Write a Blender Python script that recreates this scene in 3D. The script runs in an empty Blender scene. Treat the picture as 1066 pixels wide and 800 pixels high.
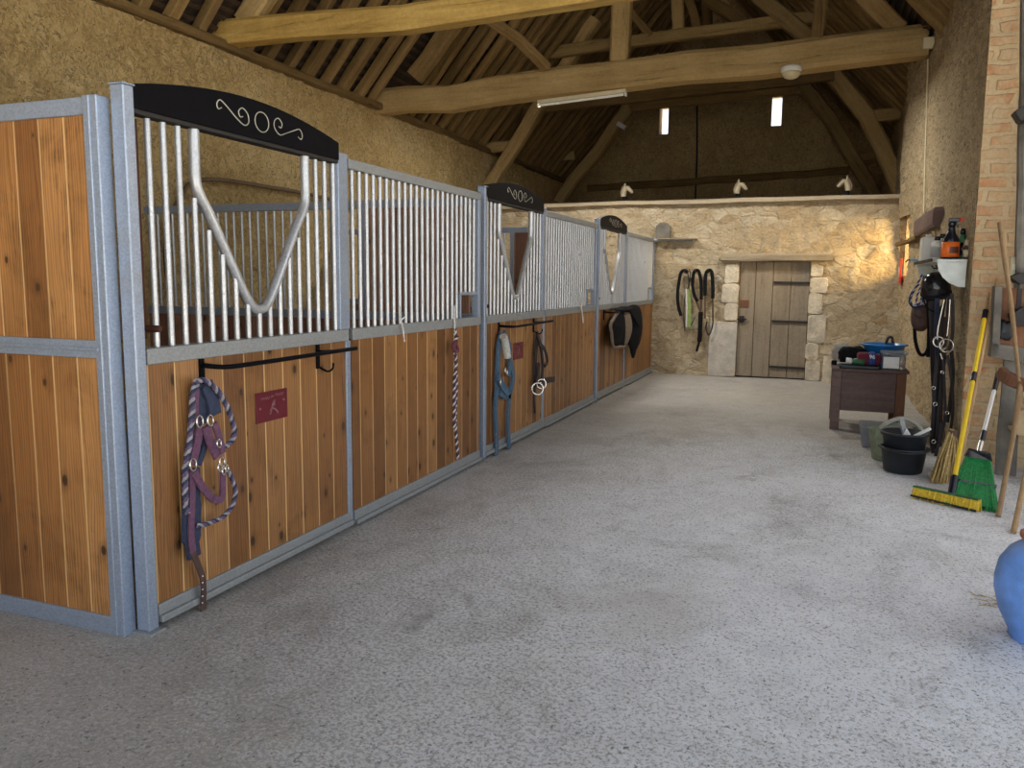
import bpy, bmesh, math, random
from mathutils import Vector, Matrix, noise
random.seed(7)
R = math.radians
sc = bpy.context.scene
COL = sc.collection

# ------------------------------------------------------------------ camera
F_PX = 844.4
YAW, PITCH, ROLL = 0.36264, 0.12769, 0.009761
CAM = Vector((0, 0, 1.45))
_f = Vector((-math.sin(YAW)*math.cos(PITCH), math.cos(YAW)*math.cos(PITCH), -math.sin(PITCH)))
_r = Vector((math.cos(YAW), math.sin(YAW), 0)); _u = _r.cross(_f)
_c, _s = math.cos(ROLL), math.sin(ROLL)
_r2 = _c*_r + _s*_u; _u2 = -_s*_r + _c*_u
cam = bpy.data.cameras.new('camera'); cam.sensor_width = 36; cam.lens = F_PX/1066*36; cam.clip_end = 200
co = bpy.data.objects.new('camera', cam); COL.objects.link(co)
m = Matrix((_r2, _u2, -_f)).transposed().to_4x4(); m.translation = CAM; co.matrix_world = m
sc.camera = co

def ray(x, y): return _r2*((x-533)/F_PX) + _u2*(-(y-400)/F_PX) + _f
def onX(x, y, X): d = ray(x, y); return CAM + d*(X/d.x)
def onY(x, y, Y): d = ray(x, y); return CAM + d*(Y/d.y)
def onZ(x, y, Z=0): d = ray(x, y); return CAM + d*((Z-CAM.z)/d.z)

# ------------------------------------------------------------------ materials
def new_mat(name):
    mt = bpy.data.materials.new(name); mt.use_nodes = True
    nt = mt.node_tree; b = nt.nodes['Principled BSDF']
    return mt, nt, b
def N(nt, t, **kw):
    n = nt.nodes.new(t)
    for k, v in kw.items():
        if k.startswith('i_'):
            n.inputs[k[2:].replace('_', ' ')].default_value = v
        else: setattr(n, k, v)
    return n
def L(nt, a, b): nt.links.new(a, b)
def coords(nt, scale=(1,1,1), rot=(0,0,0), rnd=False):
    tc = N(nt, 'ShaderNodeTexCoord'); mp = N(nt, 'ShaderNodeMapping')
    mp.inputs['Scale'].default_value = scale; mp.inputs['Rotation'].default_value = rot
    if rnd:
        oi = N(nt, 'ShaderNodeObjectInfo'); mu = N(nt, 'ShaderNodeMath', operation='MULTIPLY'); mu.inputs[1].default_value = 37.0
        L(nt, oi.outputs['Random'], mu.inputs[0])
        ad = N(nt, 'ShaderNodeVectorMath', operation='ADD'); L(nt, tc.outputs['Object'], ad.inputs[0]); L(nt, mu.outputs[0], ad.inputs[1])
        L(nt, ad.outputs[0], mp.inputs['Vector'])
    else: L(nt, tc.outputs['Object'], mp.inputs['Vector'])
    return mp.outputs[0]
def noise_n(nt, vec, scale, detail=4, rough=.6, dist=0):
    n = N(nt, 'ShaderNodeTexNoise'); n.inputs['Scale'].default_value = scale; n.inputs['Detail'].default_value = detail
    n.inputs['Roughness'].default_value = rough; n.inputs['Distortion'].default_value = dist
    L(nt, vec, n.inputs['Vector']); return n.outputs['Fac']
def ramp(nt, fac, stops, interp='LINEAR'):
    r = N(nt, 'ShaderNodeValToRGB'); cr = r.color_ramp; cr.interpolation = interp
    while len(cr.elements) < len(stops): cr.elements.new(0.5)
    for e, (p, c) in zip(cr.elements, stops):
        e.position = p; e.color = (c[0], c[1], c[2], 1) if not isinstance(c, (int, float)) else (c, c, c, 1)
    L(nt, fac, r.inputs[0]); return r.outputs[0]
def mix(nt, fac, a, b, mode='MIX'):
    n = N(nt, 'ShaderNodeMix', data_type='RGBA', blend_type=mode)
    for sock, v in ((n.inputs[0], fac), (n.inputs[6], a), (n.inputs[7], b)):
        if isinstance(v, (int, float)): sock.default_value = v
        elif isinstance(v, tuple): sock.default_value = (v[0], v[1], v[2], 1)
        else: L(nt, v, sock)
    return n.outputs[2]
def math_n(nt, op, a, b=None, c=None):
    n = N(nt, 'ShaderNodeMath', operation=op)
    for i, v in enumerate((a, b, c)):
        if v is None: continue
        if isinstance(v, (int, float)): n.inputs[i].default_value = v
        else: L(nt, v, n.inputs[i])
    return n.outputs[0]
def bump(nt, b, h, strength=.5, dist=.02, prev=None):
    n = N(nt, 'ShaderNodeBump'); n.inputs['Strength'].default_value = strength; n.inputs['Distance'].default_value = dist
    L(nt, h, n.inputs['Height'])
    if prev is not None: L(nt, prev, n.inputs['Normal'])
    L(nt, n.outputs[0], b.inputs['Normal']); return n.outputs[0]

def plain(name, col, rough=.6, metal=0, var=.25, scale=12, bmp=.15, spec=None, bdist=.01):
    mt, nt, b = new_mat(name); v = coords(nt)
    f = noise_n(nt, v, scale, 5)
    dk = tuple(c*(1-var) for c in col); lt = tuple(min(1, c*(1+var)) for c in col)
    L(nt, ramp(nt, f, [(.3, dk), (.7, lt)]), b.inputs['Base Color'])
    b.inputs['Roughness'].default_value = rough; b.inputs['Metallic'].default_value = metal
    if spec is not None: b.inputs['Specular IOR Level'].default_value = spec
    if bmp: bump(nt, b, noise_n(nt, v, scale*6, 4), bmp, bdist)
    return mt

def concrete_mat():
    mt, nt, b = new_mat('concrete'); v = coords(nt)
    big = noise_n(nt, v, .5, 5, .6, .4); fine = noise_n(nt, v, 62, 3, .8); mid = noise_n(nt, v, 6, 6, .7)
    pat = noise_n(nt, coords(nt, (1, .7, 1)), 1.5, 9, .72, .5)
    base = ramp(nt, big, [(.3, (.30, .28, .25)), (.55, (.37, .35, .32)), (.75, (.43, .41, .385))])
    # lime bloom, with the pool of daylight in mid aisle painted as paler colour
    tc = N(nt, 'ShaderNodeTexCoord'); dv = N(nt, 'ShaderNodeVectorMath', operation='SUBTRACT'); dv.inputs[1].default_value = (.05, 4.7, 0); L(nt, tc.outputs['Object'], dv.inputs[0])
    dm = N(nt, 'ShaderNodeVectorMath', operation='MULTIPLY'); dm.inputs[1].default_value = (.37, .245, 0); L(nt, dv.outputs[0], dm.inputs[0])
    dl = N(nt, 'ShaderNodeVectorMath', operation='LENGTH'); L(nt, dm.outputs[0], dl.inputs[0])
    daylight_zone = ramp(nt, math_n(nt, 'ADD', dl.outputs['Value'], math_n(nt, 'MULTIPLY', math_n(nt, 'SUBTRACT', pat, .5), 1.5)), [(.40, 1), (1.0, 0)])
    cover = math_n(nt, 'MULTIPLY', ramp(nt, pat, [(.34, .45), (.46, .85), (.58, 1)]), math_n(nt, 'MULTIPLY_ADD', daylight_zone, .85, .15))
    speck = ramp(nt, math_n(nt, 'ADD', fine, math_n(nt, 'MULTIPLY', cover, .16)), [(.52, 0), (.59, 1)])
    base = mix(nt, math_n(nt, 'MULTIPLY', daylight_zone, .45), base, (.57, .57, .575))
    base = mix(nt, math_n(nt, 'MULTIPLY', speck, math_n(nt, 'MULTIPLY_ADD', cover, .8, .1)), base, (.90, .91, .93))
    pits = noise_n(nt, coords(nt, rot=(.3, .2, .9)), 62, 3, .7)
    base = mix(nt, ramp(nt, pits, [(.33, .9), (.41, 0)]), base, (.13, .125, .12))
    stain = noise_n(nt, v, 1.1, 7, .68, .5)
    base = mix(nt, math_n(nt, 'MULTIPLY', ramp(nt, stain, [(.60, 0), (.68, .7)]), ramp(nt, mid, [(.38, .3), (.55, 1)])), base, (.24, .23, .215))
    tanp = noise_n(nt, coords(nt, rot=(.1, .7, .2)), .8, 5, .6, .3)
    base = mix(nt, ramp(nt, tanp, [(.54, 0), (.70, .35)]), base, (.42, .37, .30))
    base = mix(nt, .6, base, ramp(nt, mid, [(.3, .82), (.5, 1), (.7, 1.12)]), 'MULTIPLY')
    L(nt, base, b.inputs['Base Color']); b.inputs['Roughness'].default_value = .85; b.inputs['Specular IOR Level'].default_value = .3
    p = bump(nt, b, fine, .6, .012); bump(nt, b, mid, .35, .02, p)
    return mt

def mud_mat(name='mud_plaster', stops=((.30, (.34, .22, .085)), (.5, (.64, .47, .22)), (.70, (.82, .66, .37))), streak=(1, 1, 1), bs=.9):
    mt, nt, b = new_mat(name); v = coords(nt, streak)
    big = noise_n(nt, v, .9, 6, .65, .3); mid = noise_n(nt, v, 7, 8, .72, 1.6); fine = noise_n(nt, v, 38, 6, .75, .4)
    t = math_n(nt, 'ADD', math_n(nt, 'MULTIPLY', big, .55), math_n(nt, 'MULTIPLY', mid, .45))
    base = ramp(nt, t, list(stops))
    base = mix(nt, .55, base, ramp(nt, fine, [(.25, .42), (.5, 1), (.75, 1.4)]), 'MULTIPLY')
    straw = noise_n(nt, coords(nt, (streak[0], streak[1]*3, streak[2]*14), (0.5, .2, .3)), 9, 3, .6, .5)
    base = mix(nt, ramp(nt, straw, [(.66, 0), (.76, .5)]), base, (.62, .50, .29))
    crk = noise_n(nt, coords(nt, streak, (.4, .1, .7)), 8.5, 5, .62, 1.2)
    crk = ramp(nt, math_n(nt, 'ABSOLUTE', math_n(nt, 'SUBTRACT', crk, .5)), [(.006, .8), (.03, 0)])
    base = mix(nt, math_n(nt, 'MULTIPLY', crk, ramp(nt, mid, [(.40, .15), (.55, 1)])), base, tuple(c*.42 for c in stops[0][1]))
    L(nt, base, b.inputs['Base Color']); b.inputs['Roughness'].default_value = .95; b.inputs['Specular IOR Level'].default_value = .1
    p = bump(nt, b, mid, bs, .05); bump(nt, b, fine, .8*bs, .025, p)
    return mt

def rubble_mat():
    mt, nt, b = new_mat('rubble_stone_wall')
    v0 = coords(nt, (1, 1, 1.5)); nz = N(nt, 'ShaderNodeTexNoise'); nz.inputs['Scale'].default_value = 3.2; nz.inputs['Detail'].default_value = 5
    L(nt, v0, nz.inputs['Vector'])
    v = mix(nt, .12, v0, nz.outputs['Color'], 'ADD')
    vo = N(nt, 'ShaderNodeTexVoronoi', feature='DISTANCE_TO_EDGE'); vo.inputs['Scale'].default_value = 4.2; L(nt, v, vo.inputs['Vector'])
    vc = N(nt, 'ShaderNodeTexVoronoi'); vc.inputs['Scale'].default_value = 4.2; L(nt, v, vc.inputs['Vector'])
    sep = N(nt, 'ShaderNodeSeparateColor'); L(nt, vc.outputs['Color'], sep.inputs[0])
    stone = ramp(nt, sep.outputs[0], [(.0, (.40, .30, .18)), (.35, (.55, .45, .30)), (.7, (.62, .54, .40)), (1, (.45, .32, .18))])
    mort = mix(nt, noise_n(nt, v0, 3, 6, .7), (.36, .26, .14), (.66, .56, .40))
    cover = ramp(nt, noise_n(nt, v0, 1.1, 5, .65, .5), [(.42, 0), (.56, 1)])
    edge = ramp(nt, vo.outputs['Distance'], [(.01, 0), (.07, 1)])
    k = math_n(nt, 'MULTIPLY', edge, math_n(nt, 'SUBTRACT', 1.0, math_n(nt, 'MULTIPLY', cover, .8)))
    base = mix(nt, k, mort, stone)
    fine = noise_n(nt, v0, 26, 7, .75); pit = noise_n(nt, v0, 9, 6, .75, .8)
    base = mix(nt, .75, base, ramp(nt, fine, [(.25, .5), (.5, 1), (.75, 1.3)]), 'MULTIPLY')
    base = mix(nt, ramp(nt, pit, [(.30, .75), (.43, 0)]), base, (.22, .15, .075))
    L(nt, base, b.inputs['Base Color']); b.inputs['Roughness'].default_value = .95; b.inputs['Specular IOR Level'].default_value = .1
    p = bump(nt, b, k, .5, .03); p = bump(nt, b, pit, .9, .05, p); bump(nt, b, fine, .6, .015, p)
    return mt

def brick_mat():
    mt, nt, b = new_mat('old_brick')
    tc = N(nt, 'ShaderNodeTexCoord'); sp = N(nt, 'ShaderNodeSeparateXYZ'); L(nt, tc.outputs['Object'], sp.inputs[0])
    cb = N(nt, 'ShaderNodeCombineXYZ'); L(nt, math_n(nt, 'ADD', sp.outputs['X'], sp.outputs['Y']), cb.inputs['X']); L(nt, sp.outputs['Z'], cb.inputs['Y'])
    nz = N(nt, 'ShaderNodeTexNoise'); nz.inputs['Scale'].default_value = 5; nz.inputs['Detail'].default_value = 4; L(nt, cb.outputs[0], nz.inputs['Vector'])
    v = mix(nt, .07, cb.outputs[0], nz.outputs['Color'], 'ADD')
    br = N(nt, 'ShaderNodeTexBrick'); L(nt, v, br.inputs['Vector'])
    br.inputs['Scale'].default_value = 1; br.inputs['Brick Width'].default_value = .25; br.inputs['Row Height'].default_value = .106
    br.inputs['Mortar Size'].default_value = .022; br.inputs['Mortar Smooth'].default_value = .35; br.inputs['Bias'].default_value = -.1
    br.inputs['Color1'].default_value = (.54, .21, .09, 1); br.inputs['Color2'].default_value = (.60, .36, .18, 1); br.inputs['Mortar'].default_value = (.60, .46, .27, 1)
    cov = noise_n(nt, tc.outputs['Object'], 3.2, 6, .7, .4)
    base = mix(nt, ramp(nt, cov, [(.36, .05), (.56, .92)]), br.outputs['Color'], (.62, .47, .28))
    fine = noise_n(nt, tc.outputs['Object'], 40, 6, .75)
    base = mix(nt, .6, base, ramp(nt, fine, [(.25, .6), (.5, 1), (.75, 1.25)]), 'MULTIPLY')
    L(nt, base, b.inputs['Base Color']); b.inputs['Roughness'].default_value = .93; b.inputs['Specular IOR Level'].default_value = .15
    p = bump(nt, b, math_n(nt, 'SUBTRACT', 1.0, br.outputs['Fac']), .6, .02); bump(nt, b, fine, .5, .012, p)
    return mt

def pine_mat(name, axis, width, cols, joint, rough=.42, offset=0.0):
    """vertical tongue-and-groove boards; joints shown as pale unvarnished lines"""
    mt, nt, b = new_mat(name)
    tc = N(nt, 'ShaderNodeTexCoord'); sp = N(nt, 'ShaderNodeSeparateXYZ'); L(nt, tc.outputs['Object'], sp.inputs[0])
    oi = N(nt, 'ShaderNodeObjectInfo')
    a = sp.outputs[axis]
    u = math_n(nt, 'DIVIDE', math_n(nt, 'ADD', a, 50+offset), width)
    pid = math_n(nt, 'FLOOR', u); fr = math_n(nt, 'FRACT', u)
    wn = N(nt, 'ShaderNodeTexWhiteNoise', noise_dimensions='2D'); cb0 = N(nt, 'ShaderNodeCombineXYZ')
    L(nt, pid, cb0.inputs[0]); L(nt, math_n(nt, 'MULTIPLY', oi.outputs['Random'], 91), cb0.inputs[1]); L(nt, cb0.outputs[0], wn.inputs['Vector'])
    rv = wn.outputs['Value']
    cb = N(nt, 'ShaderNodeCombineXYZ')
    L(nt, math_n(nt, 'ADD', math_n(nt, 'MULTIPLY', fr, width*9), math_n(nt, 'MULTIPLY', rv, 60)), cb.inputs[0])
    L(nt, math_n(nt, 'ADD', math_n(nt, 'MULTIPLY', sp.outputs['Z'], .9), math_n(nt, 'MULTIPLY', rv, 31)), cb.inputs[1])
    vec = cb.outputs[0]
    warp = N(nt, 'ShaderNodeTexNoise'); warp.inputs['Scale'].default_value = 1.6; warp.inputs['Detail'].default_value = 2; L(nt, vec, warp.inputs['Vector'])
    v2 = mix(nt, .5, vec, warp.outputs['Color'], 'ADD')
    # knots
    ck = N(nt, 'ShaderNodeCombineXYZ')
    L(nt, math_n(nt, 'ADD', math_n(nt, 'MULTIPLY', math_n(nt, 'SUBTRACT', fr, .5), width*1.55), math_n(nt, 'MULTIPLY', pid, 7.3)), ck.inputs[0])
    L(nt, math_n(nt, 'ADD', sp.outputs['Z'], math_n(nt, 'MULTIPLY', rv, 17)), ck.inputs[1])
    kn = N(nt, 'ShaderNodeTexVoronoi', voronoi_dimensions='2D'); kn.inputs['Scale'].default_value = 4.2; kn.inputs['Randomness'].default_value = 1; L(nt, ck.outputs[0], kn.inputs['Vector'])
    ksp = N(nt, 'ShaderNodeSeparateColor'); L(nt, kn.outputs['Color'], ksp.inputs[0])
    kgate = ramp(nt, ksp.outputs[0], [(.42, 1), (.46, 0)])
    kd = math_n(nt, 'DIVIDE', math_n(nt, 'ADD', kn.outputs['Distance'], math_n(nt, 'MULTIPLY', math_n(nt, 'SUBTRACT', warp.outputs['Fac'], .5), .06)), math_n(nt, 'ADD', .45, ksp.outputs[1]))
    wv = N(nt, 'ShaderNodeTexWave', wave_type='BANDS', bands_direction='X'); wv.inputs['Scale'].default_value = 2.6; wv.inputs['Distortion'].default_value = 5
    wv.inputs['Detail'].default_value = 3; wv.inputs['Detail Scale'].default_value = 1.2; L(nt, v2, wv.inputs['Vector'])
    gr = N(nt, 'ShaderNodeTexNoise'); gr.inputs['Scale'].default_value = 3; gr.inputs['Detail'].default_value = 6; gr.inputs['Roughness'].default_value = .7
    mp = N(nt, 'ShaderNodeMapping'); mp.inputs['Scale'].default_value = (4, 1, 1); L(nt, v2, mp.inputs['Vector']); L(nt, mp.outputs[0], gr.inputs['Vector'])
    base = ramp(nt, rv, [(0, tuple(c*.75 for c in cols[0])), (.25, cols[0]), (.6, cols[1]), (1, cols[2])])
    base = mix(nt, .45, base, ramp(nt, wv.outputs['Fac'], [(.08, .45), (.45, 1), (.95, 1.2)]), 'MULTIPLY')
    base = mix(nt, .6, base, ramp(nt, gr.outputs['Fac'], [(.3, .5), (.5, 1), (.72, 1.35)]), 'MULTIPLY')
    smoke = noise_n(nt, tc.outputs['Object'], 3.1, 5, .65, .6)
    base = mix(nt, math_n(nt, 'MULTIPLY', ramp(nt, smoke, [(.52, 0), (.66, .75)]), ramp(nt, wv.outputs['Fac'], [(.2, 1), (.8, .25)])), base, tuple(c*.42 for c in cols[0]))
    base = mix(nt, math_n(nt, 'MULTIPLY', kgate, ramp(nt, kd, [(.045, .95), (.07, .8), (.085, .35), (.20, 0)])), base, tuple(c*.14 for c in cols[0]))
    weather = noise_n(nt, tc.outputs['Object'], 2.2, 5, .6)
    base = mix(nt, ramp(nt, weather, [(.5, 0), (.75, .35)]), base, tuple(c*.55 for c in cols[0]))
    ed = math_n(nt, 'ABSOLUTE', math_n(nt, 'SUBTRACT', fr, .5))
    jn = ramp(nt, ed, [(.466, 0), (.478, 1)])
    jw = N(nt, 'ShaderNodeMath', operation='MULTIPLY'); L(nt, jn, jw.inputs[0]); L(nt, ramp(nt, rv, [(.1, .35), (.6, .9)]), jw.inputs[1])
    base = mix(nt, jw.outputs[0], base, joint)
    L(nt, base, b.inputs['Base Color'])
    b.inputs['Roughness'].default_value = rough
    h = math_n(nt, 'SUBTRACT', 1.0, jn)
    p = bump(nt, b, h, .5, .006); bump(nt, b, gr.outputs['Fac'], .12, .006, p)
    return mt

def oak_mat(name, stops, axis=0, rough=.85, bs=.6):
    """grain runs along the local X (axis 0) of the beam"""
    mt, nt, b = new_mat(name)
    s = [1.0, 1.0, 1.0]
    for i in range(3): s[i] = .5 if i == axis else 7.0
    v = coords(nt, tuple(s), rnd=True); vi = coords(nt, rnd=True)
    g = noise_n(nt, v, 2.2, 7, .7, .6); big = noise_n(nt, vi, 1.6, 4, .6); fine = noise_n(nt, vi, 30, 4, .7)
    t = math_n(nt, 'ADD', math_n(nt, 'MULTIPLY', g, .6), math_n(nt, 'MULTIPLY', big, .4))
    base = ramp(nt, t, list(stops))
    base = mix(nt, ramp(nt, g, [(.28, .8), (.38, 0)]), base, tuple(c*.25 for c in stops[0][1]))
    base = mix(nt, .35, base, ramp(nt, fine, [(.3, .6), (.7, 1.3)]), 'MULTIPLY')
    oi = N(nt, 'ShaderNodeObjectInfo')
    base = mix(nt, 1.0, base, ramp(nt, oi.outputs['Random'], [(0, .72), (1, 1.25)]), 'MULTIPLY')
    L(nt, base, b.inputs['Base Color']); b.inputs['Roughness'].default_value = rough; b.inputs['Specular IOR Level'].default_value = .25
    p = bump(nt, b, g, bs, .02); bump(nt, b, fine, .25*bs, .01, p)
    return mt

def galv_mat(name, col=(.60, .64, .69), metal=.55, rough=.42):
    mt, nt, b = new_mat(name); v = coords(nt)
    vo = N(nt, 'ShaderNodeTexVoronoi'); vo.inputs['Scale'].default_value = 130; L(nt, v, vo.inputs['Vector'])
    sep = N(nt, 'ShaderNodeSeparateColor'); L(nt, vo.outputs['Color'], sep.inputs[0])
    c = ramp(nt, sep.outputs[0], [(0, tuple(x*.88 for x in col)), (1, tuple(min(1, x*1.08) for x in col))])
    dirt = noise_n(nt, v, 6, 6, .7)
    c = mix(nt, ramp(nt, dirt, [(.55, 0), (.75, .5)]), c, (.33, .31, .27))
    L(nt, c, b.inputs['Base Color']); b.inputs['Metallic'].default_value = metal
    L(nt, ramp(nt, dirt, [(.3, rough-.08), (.7, rough+.16)]), b.inputs['Roughness'])
    bump(nt, b, noise_n(nt, v, 120, 3), .08, .004)
    return mt

def twist_mat(name, c1, c2, c3, freq=30):
    mt, nt, b = new_mat(name)
    wv = N(nt, 'ShaderNodeTexWave', wave_type='BANDS', bands_direction='DIAGONAL'); wv.inputs['Scale'].default_value = freq; wv.inputs['Distortion'].default_value = 1.5
    L(nt, coords(nt), wv.inputs['Vector'])
    L(nt, ramp(nt, wv.outputs['Fac'], [(.0, c1), (.33, c1), (.4, c2), (.62, c2), (.7, c3)], 'CONSTANT'), b.inputs['Base Color'])
    b.inputs['Roughness'].default_value = .9; bump(nt, b, wv.outputs['Fac'], .5, .01)
    return mt
def clear_mat(name, col=(.9, .93, .95), rough=.15, alpha_t=.8):
    mt, nt, b = new_mat(name)
    f = noise_n(nt, coords(nt), 20, 3)
    L(nt, ramp(nt, f, [(.3, tuple(c*.93 for c in col)), (.7, col)]), b.inputs['Base Color'])
    b.inputs['Roughness'].default_value = rough; b.inputs['Transmission Weight'].default_value = alpha_t; b.inputs['IOR'].default_value = 1.1
    return mt

M = {}
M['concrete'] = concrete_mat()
M['mud'] = mud_mat()
M['plaster'] = mud_mat('lime_plaster', ((.25, (.26, .19, .105)), (.5, (.52, .41, .255)), (.75, (.70, .59, .41))), (1, .5, 1), .75)
M['rubble'] = rubble_mat()
M['gable'] = mud_mat('gable_stone', ((.25, (.27, .19, .09)), (.5, (.52, .38, .19)), (.75, (.66, .50, .27))), (1, 1, 1), .8)
M['brick'] = brick_mat()
M['ground'] = plain('outdoor_gravel', (.55, .50, .42), .95, var=.3, scale=3)
PC = ((.215, .088, .025), (.29, .128, .038), (.39, .19, .066))
M['pine_y'] = pine_mat('varnished_pine_front', 'Y', .145, PC, (.75, .48, .20))
M['pine_x'] = pine_mat('varnished_pine_end', 'X', .132, ((.26, .105, .03), (.36, .155, .045), (.47, .225, .075)), (.70, .44, .18))
M['pine_old'] = pine_mat('faded_pine_partition', 'X', .132, ((.26, .12, .07), (.34, .17, .10), (.42, .22, .13)), (.42, .26, .16), .7)
M['galv'] = galv_mat('galvanised_steel', (.35, .41, .51), .5, .4)
M['bar'] = galv_mat('galvanised_tube', (.52, .535, .55), .55, .33)
M['galv_dirty'] = galv_mat('galvanised_steel_worn', (.33, .345, .345), .4, .5)
M['black_metal'] = plain('black_lacquered_steel', (.003, .003, .005), .5, 0, bmp=.02, spec=.08)
M['silver'] = plain('silver_line', (.50, .48, .40), .45, .3, bmp=0)
M['rust'] = plain('rusty_rod', (.10, .035, .02), .7, .3)
M['plate'] = plain('burgundy_plate', (.13, .008, .018), .35, var=.15, bmp=0)
M['plate_text'] = plain('engraved_text', (.26, .13, .15), .5, var=.05, bmp=0)
M['oak_gold'] = oak_mat('golden_oak_beam', ((.2, (.18, .105, .025)), (.5, (.44, .29, .085)), (.8, (.66, .48, .17))))
M['oak'] = oak_mat('weathered_oak', ((.2, (.17, .105, .042)), (.5, (.39, .27, .115)), (.8, (.55, .41, .21))))
M['rafter'] = oak_mat('brown_rafter_wood', ((.2, (.09, .052, .018)), (.5, (.235, .15, .058)), (.8, (.37, .255, .115))))
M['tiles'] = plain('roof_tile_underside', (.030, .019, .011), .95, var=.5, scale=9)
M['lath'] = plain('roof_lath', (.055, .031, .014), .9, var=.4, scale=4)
M['grey_wood'] = oak_mat('grey_door_planks', ((.2, (.14, .108, .075)), (.5, (.275, .225, .165)), (.8, (.37, .31, .235))), 2)
M['grey_wood_x'] = oak_mat('grey_wood_ledge', ((.2, (.22, .17, .11)), (.5, (.40, .33, .23)), (.8, (.52, .44, .32))), 0)
M['handle_wood'] = oak_mat('handle_wood', ((.2, (.22, .13, .06)), (.5, (.36, .23, .115)), (.8, (.46, .31, .17))), 2, .7, .25)
M['table_wood'] = oak_mat('purple_brown_table_wood', ((.2, (.07, .043, .038)), (.5, (.15, .098, .085)), (.8, (.23, .165, .145))), 0, .75, .3)
M['leg_wood'] = oak_mat('table_leg_wood', ((.2, (.10, .045, .025)), (.5, (.19, .085, .045)), (.8, (.27, .135, .075))), 2, .7, .25)
M['iron'] = plain('dark_iron', (.035, .032, .03), .6, .5)
M['jamb'] = plain('pale_jamb_stone', (.62, .55, .43), .95, var=.3, scale=6, bmp=.8, bdist=.03)
M['jamb_grey'] = plain('grey_cement_patch', (.50, .46, .40), .95, var=.25, scale=5, bmp=.6, bdist=.02)
M['slate'] = plain('grey_slate', (.155, .14, .115), .85, var=.3, scale=8, bmp=.4)
M['white_plastic'] = plain('white_plastic', (.74, .74, .70), .4, var=.06, bmp=.02)
M['cream_plastic'] = plain('cream_plastic', (.62, .55, .36), .5, var=.08, bmp=.02)
M['purple'] = plain('purple_webbing', (.15, .065, .115), .85, scale=60, bmp=.4)
M['navy'] = plain('navy_padding', (.035, .045, .085), .9, scale=40, bmp=.4)
M['rope_grey'] = plain('grey_rope_strand', (.33, .31, .33), .9, scale=60, bmp=.3)
M['rope_violet'] = plain('violet_rope_strand', (.13, .09, .16), .9, scale=60, bmp=.3)
M['rope_burgundy'] = plain('burgundy_rope_strand', (.14, .04, .055), .9, scale=60, bmp=.3)
M['blue_web'] = plain('faded_blue_webbing', (.07, .125, .19), .9, scale=50, bmp=.4)
M['fleece'] = plain('pale_fleece', (.55, .52, .44), .95, scale=50, bmp=.6)
M['leather'] = plain('dark_leather', (.022, .016, .018), .5, scale=30, bmp=.2)
M['leather_brown'] = plain('brown_leather', (.085, .045, .035), .6, scale=20, bmp=.25)
M['steel'] = plain('nickel_steel', (.75, .72, .66), .25, .9, var=.1, bmp=0)
M['tan'] = plain('tan_trim', (.21, .155, .11), .85, scale=30, bmp=.3)
M['black_cloth'] = plain('black_cloth', (.010, .010, .012), .9, scale=30, bmp=.3, spec=.12)
M['black_rubber'] = plain('black_rubber', (.014, .017, .022), .55, scale=14, bmp=.15)
M['lime'] = plain('lime_green_webbing', (.25, .32, .10), .8, scale=30, bmp=.3)
M['white_string'] = plain('white_string', (.66, .64, .60), .9, scale=60, bmp=.3)
M['blue_plastic'] = plain('bright_blue_plastic', (.02, .20, .55), .35, var=.12, bmp=.03)
M['clear'] = clear_mat('clear_plastic', (.8, .83, .86), .2, .85)
M['clear_grey'] = clear_mat('dusty_clear_plastic', (.60, .62, .65), .35, .75)
M['maroon'] = plain('maroon_cloth', (.115, .012, .025), .9, scale=25, bmp=.3)
M['royal'] = plain('royal_blue_cloth', (.03, .05, .22), .9, scale=25, bmp=.3)
M['green_plastic'] = plain('dark_green_plastic', (.03, .13, .05), .45, bmp=.05)
M['dark_tray'] = plain('dark_green_tray', (.014, .022, .022), .5, bmp=.1)
M['orange'] = plain('orange_label', (.85, .17, .02), .45, var=.1, bmp=0)
M['orange_dark'] = plain('label_dark', (.10, .025, .015), .5, var=.1, bmp=0)
M['bottle'] = plain('dark_bottle_plastic', (.012, .012, .02), .2, bmp=0)
M['red'] = plain('red_sign', (.62, .045, .02), .45, var=.1, bmp=0)
M['white_enamel'] = plain('white_enamel', (.68, .73, .68), .35, var=.12, scale=14, bmp=.05)
M['helmet'] = plain('helmet_shell', (.014, .014, .016), .18, bmp=0)
M['yellow'] = plain('yellow_handle', (.75, .50, .01), .4, var=.08, bmp=0)
M['yellow_bristle'] = plain('yellow_bristles', (.72, .50, .04), .8, var=.3, scale=60, bmp=.4)
M['green_bristle'] = plain('green_bristles', (.012, .26, .065), .6, var=.45, scale=50, bmp=.4)
M['straw'] = plain('broom_straw', (.48, .34, .13), .9, var=.4, scale=50, bmp=.4)
M['alu'] = plain('white_painted_tube', (.70, .70, .70), .3, .3, var=.05, bmp=0)
M['jar'] = plain('blue_glazed_jar', (.15, .33, .78), .5, var=.28, scale=7, bmp=.25, bdist=.02)
M['terracotta'] = plain('terracotta', (.42, .16, .09), .85, bmp=.2)
M['khaki'] = plain('khaki_rubber', (.22, .25, .16), .8, bmp=.2)
M['beige'] = plain('beige_hoop', (.34, .33, .27), .6, bmp=.05)
M['contents'] = plain('dark_contents', (.13, .08, .09), .8, var=.5, scale=20, bmp=.4)
M['horse_white'] = plain('cream_painted_wood', (.37, .315, .21), .6, var=.15, bmp=.1)
M['hose'] = plain('brown_hose', (.13, .085, .045), .7, bmp=.1)
M['sky_blue'] = plain('pale_blue_tool', (.35, .52, .65), .4, var=.1, bmp=0)
M['board_new'] = plain('light_board', (.40, .29, .16), .8, var=.15, scale=5, bmp=.15)

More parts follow.
